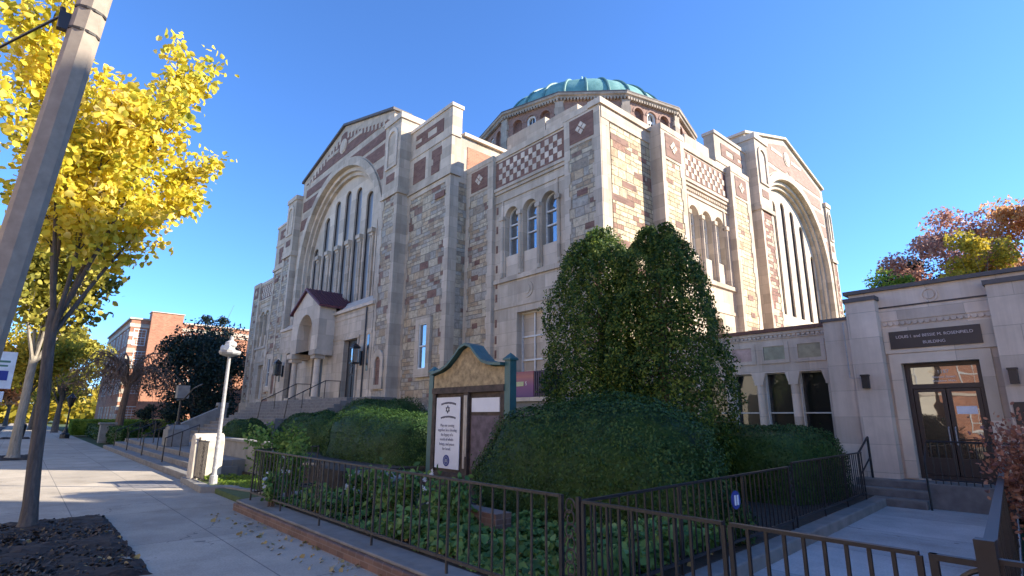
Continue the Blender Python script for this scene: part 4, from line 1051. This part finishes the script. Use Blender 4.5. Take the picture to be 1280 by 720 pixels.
M['petal'] = leafmat('white_petals', [(.6,.6,.62),(.75,.74,.76)], .3, 3)
M['rust_leaf'] = leafmat('rusty_shrub_leaves', [(.16,.07,.06),(.34,.16,.11),(.46,.25,.16)], .3, 2)
M['litter'] = leafmat('fallen_leaves', [(.16,.09,.03),(.36,.26,.09),(.42,.35,.22)], .1, 2)
M['chips'] = leafmat('bark_chips', [(.02,.014,.01),(.05,.036,.027),(.10,.075,.055)], .0, 3)
M['bark'] = bark('grey_bark', (.06,.05,.042), (.15,.125,.105))
M['barkpale'] = bark('pale_bark', (.20,.17,.13), (.38,.33,.26))
M['barkbrown'] = bark('brown_twigs', (.10,.065,.045), (.20,.13,.09))

def limb(mb, p, d, L, r0, r1, seg=6, k=6, bend=.25, up=.15):
    pts = [Vector(p)]; d = Vector(d).normalized(); rad = [r0]
    for i in range(k):
        d = (d + Vector((rnd.uniform(-bend,bend), rnd.uniform(-bend,bend), rnd.uniform(-bend,bend)+up))*(1/k)*2).normalized()
        pts.append(pts[-1] + d*(L/k)); rad.append(r0 + (r1-r0)*(i+1)/k)
    mb.tube(pts, rad, seg, False); return pts, d
def maple(name, label, base, top, r0, H, lean, nlimb, spread, nleaf, lsize, mat, barkm, group, seed, jit=.17):
    rnd.seed(seed)
    root = thing(name, label, 'tree', base, group)
    mb = MB(); b = Vector((0,0,0)); t = Vector(top)
    pts = [b + t*s + Vector((rnd.uniform(-.02,.02), rnd.uniform(-.02,.02), 0)) for s in (0,.03,.1,.3,.55,.8,1)]
    mb.tube(pts, [r0*1.5, r0*1.2, r0*1.02, r0*.93, r0*.86, r0*.8, r0*.78], 12)
    cl = []
    for i in range(nlimb):
        az = 2*math.pi*i/nlimb + rnd.uniform(-.3,.3); inc = rnd.uniform(.15,1.0)*spread
        d = Vector((math.cos(az)*math.sin(inc)+lean[0], math.sin(az)*math.sin(inc)+lean[1], math.cos(inc)))
        st = t*rnd.uniform(.86,1.0)
        L = H*rnd.uniform(.72,1.0)*(1-.22*inc)
        lp_, _ = limb(mb, st, d, L, r0*.4, r0*.07, 7, 8, .22, .13)
        for q in range(3, 9):
            for _ in range(3):
                az2 = rnd.uniform(0,6.28); o_ = (lp_[q]-lp_[q-1]).normalized()
                sd = (o_*.75 + Vector((math.cos(az2), math.sin(az2), rnd.uniform(-.15,.5)))*.9).normalized()
                L2 = L*rnd.uniform(.2,.38)*(1.15-.06*q)
                bp_, _ = limb(mb, lp_[q], sd, L2, r0*.13, r0*.03, 4, 4, .3, .2)
                for w in range(1, 5): cl.append((bp_[w], .75+.25*w/4))
            cl.append((lp_[q], .6))
    mb.build('trunk', barkm, root)
    k = rng.integers(0, len(cl), nleaf)
    P = np.array([tuple(c[0]) for c in cl])[k] + rng.normal(size=(nleaf,3))*np.array([jit,jit,jit*.8])
    leaves('crown', P, lsize, mat, root, aspect=.75, big=True)
    return root
def crown_tree(name, label, base, h0, H, rx, ry, nclump, nleaf, lsize, mat, barkm, group, seed, cat='tree', taper=.0, tr=.25, rc=(.16,.34)):
    rnd.seed(seed); root = thing(name, label, cat, base, group); r_ = np.random.default_rng(seed)
    mb = MB(); mb.tube([(0,0,0),(.05,0,h0*.5),(0,.05,h0),(0,0,h0+H*.55)], [tr*1.3,tr,tr*.85,tr*.3], 9)
    cs_ = []
    for i in range(nclump):
        while 1:
            v = r_.normal(size=3); v /= np.linalg.norm(v); v *= r_.uniform(.35,.92)**.6
            break
        sc_ = 1-taper*max(0, v[2])
        c = np.array([v[0]*rx*sc_, v[1]*ry*sc_, h0 + H*(.5+.5*v[2])]); cs_.append(c)
        limb(mb, (0,0,h0*.8+rnd.random()*H*.3), c-np.array([0,0,h0]), np.linalg.norm(c-np.array([0,0,h0]))*.9, tr*.28, tr*.05, 5, 4, .2, 0)
    mb.build('trunk', barkm, root)
    cs_ = np.array(cs_); k = r_.integers(0, nclump, nleaf)
    rr = r_.uniform(rc[0], rc[1], nclump)[k][:,None]*min(rx, H/2)*1.2
    d = r_.normal(size=(nleaf,3)); d /= np.linalg.norm(d, axis=1, keepdims=True)
    P = cs_[k] + d*rr*(r_.uniform(0,1,nleaf)**.45)[:,None]*np.array([1,1,.75])
    leaves('crown', P, lsize, mat, root)
    return root

G1 = 'street trees along the sidewalk'
maple('maple_tree', 'young street tree with a bright yellow crown behind the utility pole', (-11.95,.36,0), (-.22,-.2,3.5), .105, 5.6, (.03,.0), 7, .55, 15500, .118, M['yellow'], M['bark'], G1, 5, .15)
maple('maple_tree', 'second street tree with a pale forked trunk and thin yellow green crown', (-31.0,.05,0), (0,.0,4.2), .19, 7.0, (.0,.05), 7, .6, 5200, .24, M['yelgreen'], M['barkpale'], G1, 9, .3)
maple('maple_tree', 'farthest street tree with a gold crown down the sidewalk', (-56.7,.2,0), (0,0,3.4), .2, 6, (0,0), 7, .8, 4200, .3, M['gold'], M['bark'], G1, 12, .4)

def arborvitae(label, cx, cy, z0, H, R0, n, seed):
    r_ = np.random.default_rng(seed); root = thing('arborvitae', label, 'tree', (cx,cy,z0), 'twin arborvitae at the temple corner')
    m = MB(); m.tube([(0,0,0),(0,0,H*.5),(0,0,H*.9)], [.16,.1,.02], 8)
    for i in range(60):
        z = r_.uniform(.3,.85*H); a = r_.uniform(0,6.28); L = R0*.7*(1-(z/H)**1.6); m.tube([(0,0,z),(math.cos(a)*L, math.sin(a)*L, z+L*.8)], [.025,.008], 4)
    m.build('trunk', M['barkbrown'], root)
    t = r_.uniform(.0,1,n)**.9; a = r_.uniform(0,2*math.pi,n)
    prof = np.where(t < .38, .74+.26*np.sin(t/.38*math.pi/2), np.maximum(0, np.cos((t-.38)/.62*math.pi/2))**.46)
    dirs = np.stack([np.cos(a), np.sin(a), t*2.6], 1)
    big_ = lump(dirs*np.array([1.6,1.6,1.8]), 1.6, seed); sm = lump(dirs, 7.0, seed+1)
    lm = 1 + .10*big_ + .10*sm
    rad = R0*prof*lm*np.where(r_.uniform(0,1,n) < .7, r_.uniform(.9,1.04,n), r_.uniform(.4,.9,n)) + r_.normal(size=n)*.02
    P = np.stack([np.cos(a)*rad, np.sin(a)*rad, .1 + t*H*(1+.03*sm)], 1)
    keep = lump(P, 2.6, seed+5) < .9
    P = P[keep]; a = a[keep]
    nr = np.stack([np.cos(a), np.sin(a), np.full(len(a), .55)], 1)
    leaves('crown', P, .066, M['arb'], root, nr, .9, .6)
    return root
arborvitae('left of two tall arborvitae, pointed, standing against the temple corner', -8.12, 10.0, .17, 5.9, 1.38, 60000, 21)
arborvitae('right of two tall arborvitae, leaning toward the annex windows', -6.6, 10.2, .17, 5.65, 1.36, 60000, 33)

hedge('hedge', 'big rounded clipped hedge in front of the two arborvitae', -6.25, 7.25, .15, 2.5, 1.15, 1.92, 2.6, 26000, .062, M['hedge'], 3)
hedge('hedge', 'rounded clipped hedge left of the notice board', -14.6, 8.0, .3, 2.95, 1.05, 1.66, 3.2, 20000, .06, M['hedge'], 4)
hedge('hedge', 'dark clipped hedge behind the flowering shrub, left of the rounded one', -20.6, 8.6, .5, 2.9, 1.2, 1.42, 2.8, 15000, .075, M['hedge'], 6)
hedge('hedge', 'long low hedge top showing behind the others against the temple wall', -20.2, 10.8, .5, 3.0, 1.2, 1.95, 3.4, 13000, .075, M['hedge'], 7)
hedge('hedge', 'small dark hedge by the second flight of steps', -23.3, 6.7, .5, 1.75, .85, 1.15, 2.5, 7000, .08, M['hedge'], 8)
hedge('hedge', 'clipped box hedge under the annex windows beside the entrance walk', -5.72, 12.6, .15, 1.38, 1.35, 1.5, 5.0, 15000, .06, M['hedge'], 10, -.07, .03)
hedge('hedge', 'low hedge between the arborvitae and the annex hedge', -6.9, 11.6, .15, 1.2, 1.0, 1.35, 3.0, 8000, .062, M['hedge'], 14)

# ivy bed and ground cover (nobody could count it)
def cover(name, label, poly, n, size, mat, zlo, zhi, k=1.4, seed=3, kind='stuff', cat='plants'):
    xs = [p[0] for p in poly]; ys = [p[1] for p in poly]; P = []
    def inside(x, y):
        c_ = False; j = len(poly)-1
        for i in range(len(poly)):
            if (poly[i][1] > y) != (poly[j][1] > y) and x < (poly[j][0]-poly[i][0])*(y-poly[i][1])/(poly[j][1]-poly[i][1])+poly[i][0]: c_ = not c_
            j = i
        return c_
    while len(P) < n:
        x = rnd.uniform(min(xs), max(xs)); y = rnd.uniform(min(ys), max(ys))
        if inside(x, y): P.append((x, y, 0))
    P = np.array(P); h = (lump(P, k, seed)+1)/2
    P[:,2] = zlo + (zhi-zlo)*np.clip(h,.05,1)*rng.uniform(.2,1,n)
    o = leaves(name, P, size*rng.uniform(.6,1.4,n), mat, None, np.tile(np.array([[.0,-.35,.8]]), (n,1)), .7, .85, big=True)
    tag(o, label, cat); o['kind'] = kind; return o
cover('ivy_bed', 'green ivy and ground cover filling the fenced front bed', [(-7.2,3.85),(sideX(3.9)-.1,3.9),(sideX(7.5)-.1,7.5),(-5.4,6.6),(-7.4,5.4)], 9000, .085, M['ivy'], .17, .62, 1.5, 4)
cover('bedding_plants', 'mixed low bedding plants along the kerb behind the rusty fence', [(-11.2,3.85),(-7.2,3.85),(-7.4,5.0),(-11.2,5.0)], 2600, .085, M['ivy'], .17, .6, 2.6, 9)
cover('mulch_chips', 'dark bark chips strewn over the tree pit', [(-12.55,-.8),(-7.8,-.8),(-7.8,1.38),(-12.55,1.38)], 2600, .05, M['chips'], .015, .06, 3, 5)
cover('soil_litter', 'dry brown leaf litter over the fenced bed', [(-11.2,3.9),(sideX(3.9)-.1,3.9),(sideX(8)-.1,8),(-11.2,6.5)], 1500, .06, M['litter'], .175, .24, 3, 5)
cover('fallen_leaves', 'scattered fallen leaves along the brick kerb and sidewalk', [(-11.5,2.7),(-4,2.9),(-4,3.4),(-11.5,3.36)], 130, .06, M['litter'], .01, .02, 1, 2)
cover('fallen_leaves', 'scattered fallen leaves on the dark mulch round the yellow tree', [(-12.5,-.8),(-7.8,-.8),(-7.8,1.4),(-12.5,1.4)], 160, .06, M['litter'], .012, .03, 1, 2)
cover('verge_weeds', 'sunlit weeds and grass at the foot of the pale lamp post', [(-16.9,3.8),(-12.6,4.4),(-12.6,5.1),(-16.9,5.1)], 2200, .06, M['lime_leaf'], .1, .26, 2, 6)
def shrub(name, label, loc, r, h, n, size, mat, cat='shrub', seed=1, petals=0, stems=9):
    root = thing(name, label, cat, loc); r_ = np.random.default_rng(seed); rnd.seed(seed)
    m = MB(); tips = []
    for i in range(stems):
        a = r_.uniform(0,6.28); q = r_.uniform(.2,1)*r; t = (math.cos(a)*q, math.sin(a)*q, h*r_.uniform(.6,1.0)); tips.append(t)
        m.tube([(0.05*math.cos(a),.05*math.sin(a),0),(t[0]*.5,t[1]*.5,t[2]*.6),t], [.014,.01,.004], 4)
    m.build('stems', M['barkbrown'], root)
    tips = np.array(tips); k = r_.integers(0, stems, n); s = r_.uniform(.35,1.02,n)[:,None]
    P = tips[k]*s + r_.normal(size=(n,3))*r*.2*np.array([1,1,.8]); P[:,2] = np.maximum(P[:,2], .03)
    leaves('foliage', P, size, mat, root, None, big=True)
    if petals:
        for t in r_.integers(0, n, petals):
            leaves('flower', P[t] + np.array([0,-.08,.05]) + r_.normal(size=(7,3))*.018, .05, M['petal'], root, None, aspect=.9)
    return root
shrub('flowering_shrub', 'tall light green flowering shrub at the left end of the rusty fence', (-12.0,4.15,.17), .55, 1.45, 2600, .075, M['shrub'], 'shrub', 2, 7)
shrub('flowering_shrub', 'lower shrub with white blooms pushing through the rusty fence', (-11.0,4.1,.17), .42, 1.15, 900, .075, M['shrub'], 'shrub', 3, 12)
shrub('small_shrub', 'small bushy green plant spilling over the kerb before the fence', (-10.7,3.66,.17), .26, .55, 600, .07, M['ivy'], 'shrub', 4, 4)
shrub('iris_clump', 'clump of upright leaves with pale flowers behind the middle of the fence', (-9.0,4.5,.17), .35, .75, 420, .1, M['ivy'], 'plant', 6, 8)
shrub('garden_plant', 'bushy green garden plant in the bed before the rounded hedge', (-8.0,4.7,.17), .4, .8, 800, .09, M['ivy'], 'plant', 7)
shrub('garden_plant', 'leafy garden plant beside the notice board base', (-6.9,4.9,.17), .45, .75, 800, .09, M['ivy'], 'plant', 8, 6)
shrub('rusty_shrub', 'rusty pink leaved shrub overhanging the right hand iron fence', (-.85,8.8,.1), .6, 1.7, 5500, .055, M['rust_leaf'], 'shrub', 12, 0, 14)
shrub('rusty_shrub', 'low reddish plants at the foot of the right hand iron fence', (-.3,5.2,.1), .5, .75, 700, .09, M['rust_leaf'], 'shrub', 13, 6, 14)
sb = MB(); sb.box(-10.9,-9.4,5.3,5.85,.1,.6); sb.box(-11.0,-9.3,5.25,5.9,.6,.68); tag(sb.build('stone_bench', M['concrete_grey'], bevel=.02), 'low grey stone bench behind the rusty fence', 'bench')
rb_ = MB(); rb_.box(-7.6,-6.2,5.2,5.5,.1,.45); tag(rb_.build('brick_planter', M['brickkerb'], bevel=.01), 'low brick planter edge in front of the notice board', 'planter')

# trees behind the annex
G2 = 'autumn trees behind the annex roof'
crown_tree('autumn_tree', 'dusky pink and orange autumn tree rising behind the annex roof', (-11.0,76,0), 9, 16.4, 6.4, 6, 60, 17000, .4, M['pinkish'], M['bark'], G2, 3)
crown_tree('autumn_tree', 'rust orange autumn tree at the right edge behind the annex', (-4.2,76,0), 9, 17.2, 6.2, 6, 60, 18000, .4, M['orange'], M['bark'], G2, 4)
crown_tree('autumn_tree', 'golden green tree standing before the rust orange autumn tree', (-7.9,68,0), 6, 14.4, 4.2, 4, 44, 12000, .36, M['gold'], M['bark'], G2, 5)
crown_tree('conifer', 'dark blue green conifer behind the annex roof', (-16.2,78,0), 5, 17.4, 5.2, 4.5, 44, 13000, .36, M['pine'], M['bark'], G2, 6, 'tree', .3)
crown_tree('leafy_tree', 'bright green tree between the temple side and the dark conifer', (-15.2,64,0), 4, 13.2, 4.6, 4, 44, 12000, .32, M['lime_leaf'], M['bark'], G2, 7)
crown_tree('small_tree', 'small yellow tree peeping over the annex right corner', (-2.55,36,0), 3, 6.2, 1.7, 1.7, 22, 3000, .2, M['gold'], M['bark'], G2, 8)

# far wood that closes the horizon
nW = 16000; W = np.stack([rng.uniform(-190,-150,nW), rng.uniform(-60,60,nW), np.zeros(nW)], 1)
W[:,2] = (7+4*lump(W*np.array([.12,.12,0]), 1.0, 8))*rng.uniform(0,1,nW)**.8
o = leaves('far_wood', W, 1.5, M['gold']); tag(o, 'far autumn wood closing the end of the street', 'trees'); o['kind'] = 'stuff'
# trees and planting at the far left
G3 = 'trees far down the street'
crown_tree('autumn_tree', 'broad yellow green autumn tree left of the brick building', (-74,2.9,0), 3, 8.2, 3.6, 3.2, 46, 8000, .36, M['yelgreen'], M['bark'], G3, 15)
crown_tree('autumn_tree', 'golden brown tree between the street trunks in the distance', (-88,1.2,0), 3, 11, 5.0, 5, 44, 7000, .4, M['gold'], M['bark'], G3, 16)
crown_tree('autumn_tree', 'distant orange tree closing the end of the street', (-118,-1.5,0), 3, 11, 6, 6, 44, 6000, .5, M['orange'], M['bark'], G3, 17)
crown_tree('autumn_tree', 'distant pale gold tree beyond the parked cars', (-135,-8,0), 3, 12, 7, 7, 44, 5000, .55, M['yelgreen'], M['bark'], G3, 18)
crown_tree('yew_tree', 'large dark evergreen yew left of the temple front', (-57.5,12.2,0), .3, 10.2, 4.6, 4.4, 66, 19000, .26, M['pine'], M['bark'], G3, 19, 'tree', .35, .3, (.2,.42))
crown_tree('yew_tree', 'slim dark conifer top rising behind the big yew', (-68,15.0,0), 2, 13.2, 2.6, 2.6, 40, 6000, .26, M['pine'], M['bark'], G3, 20, 'tree', .6)
crown_tree('yew_bush', 'dark evergreen bush at the foot of the yew by the steps', (-48.5,7.6,0), .1, 2.6, 2.2, 1.6, 24, 4500, .16, M['pine'], M['bark'], G3, 22, 'shrub', .2, .08)
# weeping, nearly bare tree
rnd.seed(40)
wt = thing('weeping_tree', 'nearly bare weeping tree with brown drooping branches before the brick building', 'tree', (-50.0,5.5,0), G3)
m = MB(); m.tube([(0,0,0),(0,.05,.6),(.05,.1,2.2),(.1,.2,3.8)], [.42,.3,.24,.2], 9); tips = []
for i in range(26):
    az = rnd.uniform(0,6.28); r1 = rnd.uniform(1.2,3.4); h = rnd.uniform(1.2,2.9); p0 = Vector((.1,.2,3.6+rnd.uniform(0,.3)))
    pts = [p0]; d = Vector((math.cos(az), math.sin(az), 0))
    for t in (.2,.4,.6,.8,1.0,1.15,1.3):
        pts.append(p0 + d*r1*t + Vector((rnd.uniform(-.12,.12), rnd.uniform(-.12,.12), h*(1-(1.25*t-.95)**2) - max(0,t-.8)*1.5*h*.6)))
    m.tube(pts, [.1,.08,.06,.05,.04,.03,.02,.012], 5, False)
    for q in range(2, 8):
        for _ in range(4):
            dd = Vector((rnd.uniform(-1,1), rnd.uniform(-1,1), rnd.uniform(-.9,.5))).normalized(); L = rnd.uniform(.5,1.3)
            e = pts[q] + dd*L*.6 + Vector((0,0,-.1)); e2 = e + dd*L*.3 + Vector((0,0,-L*.6)); m.tube([pts[q], e, e2], [.026,.018,.008], 4, False); tips.append(e2)
m.build('branches', M['barkbrown'], wt)
tp_ = np.array([tuple(t) for t in tips]); k_ = rng.integers(0, len(tp_), 900)
leaves('last_leaves', tp_[k_] + rng.normal(size=(900,3))*.15, .1, M['rust_leaf'], wt)
# sunlit box hedge in front of the brick building, far hedge line
def boxhedge(label, x0, x1, y0, y1, h, n, size, mat):
    P = []
    for i in range(n):
        f = rnd.random()
        if f < .4: P.append((rnd.uniform(x0,x1), rnd.uniform(y0,y1), h+rnd.uniform(-.06,.05)))
        elif f < .75: P.append((x1+rnd.uniform(-.06,.05), rnd.uniform(y0,y1), rnd.uniform(0,h)))
        else: P.append((rnd.uniform(x0,x1), y0+rnd.uniform(-.05,.06), rnd.uniform(0,h)))
    b = MB(); b.box(x0+.08,x1-.08,y0+.08,y1-.08,0,h-.08)
    o = leaves('hedge', np.array(P), size, mat, None, None, .8, .6, (np.array(b.v), np.array(b.f)))
    tag(o, label, 'hedge'); return o
boxhedge('square trimmed hedge with a sunlit top in front of the brick building', -66, -63, 3.6, 22, 1.35, 9000, .14, M['lime_leaf'])
boxhedge('long dark clipped hedge along the far sidewalk beyond the steps', -62, -39.5, 4.6, 5.6, 1.0, 5000, .12, M['hedge'])
gpst = MB(); gpst.box(-47.3,-46.5,4.2,5.0,-.05,1.15); gpst.box(-47.4,-46.4,4.1,5.1,1.15,1.28)
tag(gpst.build('stone_post', M['concrete_grey'], bevel=.02), 'square grey stone post at the sidewalk edge beyond the steps', 'post')

# ------------------------------------------------------------------ neighbouring buildings
def sash(mb, T, c, z0, z1, w, parent, nx=3, nz=6, gl='glassd'):
    f = MB(T); r = w/2; f.wall([(c-r-.1,z0-.1),(c+r+.1,z0-.1),(c+r+.1,z1+.1),(c-r-.1,z1+.1)], [[(c-r,z0),(c+r,z0),(c+r,z1),(c-r,z1)]], .05, -.04)
    for i in range(1, nx): f.box(c-r+w*i/nx-.02, c-r+w*i/nx+.02, -.02, .02, z0, z1)
    for i in range(1, nz): z = z0+(z1-z0)*i/nz; t = .05 if i == nz//2 else .02; f.box(c-r, c+r, -.02, .025, z-t, z+t)
    fo = f.build('window', M['white'], parent); MB(T).box(c-r,c+r,-.045,-.035,z0,z1).build('pane', M[gl], fo)
bb = thing('brick_building', 'sunlit orange brick apartment building with white sash windows beyond the hedge', 'building', (-80,8.5,0))
m = MB(); m.box(-104,-80,8.4,34,0,13.3); m.build('wall', M['brick_red'], bb)
m = MB(); m.box(-81,-79.1,10.3,13.75,0,14.3); m.build('stair_tower', M['brick_red'], bb)
m = MB(); m.box(-104.1,-79.95,8.3,34,12.35,12.8); m.box(-104.2,-79.85,8.2,34,13.3,13.5); m.box(-81.1,-79.0,10.2,13.85,14.3,14.4)
for i in range(12): m.box(-80.8,-79.97,8.37,9.25 if i % 2 else 9.1,.4+i*.98,.95+i*.98)
m.build('stone_band', M['trim'], bb)
TB = lambda a, n, z: (-80+n, a, z); TB2 = lambda a, n, z: (a, 8.4-n, z)
for z0 in (.9,4.4,7.5,10.2):
    for c in (9.75 if z0 < 10 else 9.45,14.7,18.2,21.7): sash(None, TB, c, z0, z0+1.85, 1.15, bb)
    for c in (-82,-84.5,-88,-91,-95,-98): sash(None, TB2, c, z0, z0+1.85, 1.1, bb, 2, 4)
local(bb)
tb_ = thing('brick_building', 'distant tan building block with a pale edge showing above the dark yew', 'building', (-78,27,0))
m = MB(); m.box(-70,-66,16.6,24,0,10.2); m.build('wall', M['brick_red'], tb_); m = MB(); m.box(-66.02,-65.9,18.2,19.4,0,10.2); m.box(-70,-65.95,16.5,24,10.2,10.4); m.build('stone_band', M['trim'], tb_)
local(tb_)
for i, (x, y, lab, colr) in enumerate(((-98,-3.1,'dark parked car far down the street by the kerb',(.03,.03,.035)), (-106,-3.1,'pale parked car behind the dark one far down the street',(.5,.5,.5)))):
    cr = thing('parked_car', lab, 'car', (x,y,-.13), 'parked cars')
    T = lambda a, n, z, x=x, y=y: (x+a, y+n, z-.13)
    pm = plain('car_paint', colr, .3)
    m = MB(T); m.slab([(-2.2,.35),(2.2,.35),(2.25,.75),(1.6,.92),(1.0,.98),(-1.7,.98),(-2.2,.85)], -.85, .85); m.build('body', pm, cr, bevel=.05)
    m = MB(T); m.slab([(1.0,.97),(.4,1.42),(-1.0,1.42),(-1.65,.97)], -.72, .72); m.build('cabin', M['glassd'], cr, bevel=.04)
    for wx in (-1.4,1.4):
        for wy in (-.8,.8):
            m = MB(T); m.tube([(wx,wy-.1,.32),(wx,wy+.1,.32)], .32, 14); m.build('wheel', M['blackiron'], cr)
    local(cr)
# across the street and to the right, out of the picture: they throw the shade, the bounce and the door reflections
def house(name, label, x0, x1, y0, y1, H, wallm, face, zrows, seed):
    r_ = thing(name, label, 'building', ((x0+x1)/2, (y0+y1)/2, 0))
    m = MB(); m.box(x0,x1,y0,y1,-.2,H); m.build('wall', wallm, r_)
    m = MB(); m.box(x0-.2,x1+.2,y0-.2,y1+.2,H,H+.35); m.box(x0-.06,x1+.06,y0-.06,y1+.06,3.4,3.65); m.build('cornice', M['trim'], r_)
    if face == '+y': T = lambda a, n, z: (a, y1+n, z); a0, a1 = x0, x1
    else: T = lambda a, n, z: (x0-n, a, z); a0, a1 = y0, y1
    k = int((a1-a0)/3.2)
    for z0 in zrows:
        for i in range(k): sash(None, T, a0+(a1-a0)*(i+.5)/k, z0, z0+1.7, 1.15, r_, 2, 2)
    local(r_); return r_
M['cream'] = plain('cream_stucco', (.72,.64,.50), .85, 0, .08, 1.0)
house('cream_house', 'cream stucco apartment house across the street', -34, -9.5, -30, -18, 12, M['cream'], '+y', (1,4.3,7.5), 1)
house('brick_house', 'red brick apartment house across the street from the annex', -9, 6, -30, -17.8, 11, M['brick_red'], '+y', (1,4.2,7.4), 2)
house('cream_house', 'third cream apartment house opposite the block on the right', 6.5, 34, -30, -18, 12, M['cream'], '+y', (1,4.3,7.5), 5)
house('cream_house', 'second cream apartment house far along the other side', -66, -35, -31, -18.2, 12, M['cream'], '+y', (1,4.3,7.5), 3)
ab = house('apartment_block', 'tall brick apartment block to the right of the annex', 0, 20, 0, 34, 16.65, M['brick_red'], '-x', (1,4.3,7.6,10.9,13.9), 4)
rz_ = R(-23.7); cx_, cy_ = 10, 17                    # turned askew so its roof edge lays the shade edge
m = MB(); m.box(-10.02,10.02,-17.02,-11.5,17.05,19.6); m.build('stair_tower', M['brick_red'], ab)  # unseen roof mass added to keep the lower utility pole in shade
ab.location = (6.2+cx_*math.cos(rz_)-cy_*math.sin(rz_), 21.2+cx_*math.sin(rz_)+cy_*math.cos(rz_), 0); ab.rotation_euler = (0,0,rz_)

# ------------------------------------------------------------------ light, sky, camera
SUN_EL, SUN_AZ = 27.5, 43.0                     # azimuth from +Y towards +X
sd = Vector((math.cos(R(SUN_EL))*math.sin(R(SUN_AZ)), math.cos(R(SUN_EL))*math.cos(R(SUN_AZ)), math.sin(R(SUN_EL))))
sl = bpy.data.lights.new('sun', 'SUN'); sl.energy = 5.0; sl.angle = R(.5); sl.color = (1.0,.91,.76)
so = bpy.data.objects.new('sun', sl); COL.objects.link(so); so.rotation_euler = (-sd).to_track_quat('-Z', 'Y').to_euler(); so.location = sd*60
wd = bpy.data.worlds.new('World'); sc.world = wd; wd.use_nodes = True
sky = wd.node_tree.nodes.new('ShaderNodeTexSky'); sky.sky_type = 'NISHITA'; sky.sun_disc = False
sky.sun_elevation = R(SUN_EL); sky.sun_rotation = R(SUN_AZ); sky.air_density = .8; sky.dust_density = .1; sky.ozone_density = 10.0
wd.node_tree.links.new(sky.outputs[0], wd.node_tree.nodes['Background'].inputs[0]); wd.node_tree.nodes['Background'].inputs[1].default_value = .15
cam = bpy.data.cameras.new('camera'); co = bpy.data.objects.new('camera', cam); COL.objects.link(co); sc.camera = co
cam.sensor_width = 36; cam.lens = 36*676/1280; cam.clip_start = .05; cam.clip_end = 3000
yaw, pit_, rol = R(-48.576), R(13.59), R(.468)
fw = Vector((math.sin(yaw)*math.cos(pit_), math.cos(yaw)*math.cos(pit_), math.sin(pit_))); rt = Vector((math.cos(yaw), -math.sin(yaw), 0)); upv = rt.cross(fw)
r2 = rt*math.cos(rol) + upv*math.sin(rol); u2 = -rt*math.sin(rol) + upv*math.cos(rol)
mt = Matrix((r2, u2, -fw)).transposed().to_4x4(); mt.translation = (0,0,1.75); co.matrix_world = mt
vs = sc.view_settings; vs.view_transform = 'Standard'; vs.look = 'None'; vs.exposure = 1.4; vs.gamma = 1.0
sc.cycles.max_bounces = 6; sc.cycles.diffuse_bounces = 4; sc.cycles.transmission_bounces = 4
sc.cycles.use_denoising = True
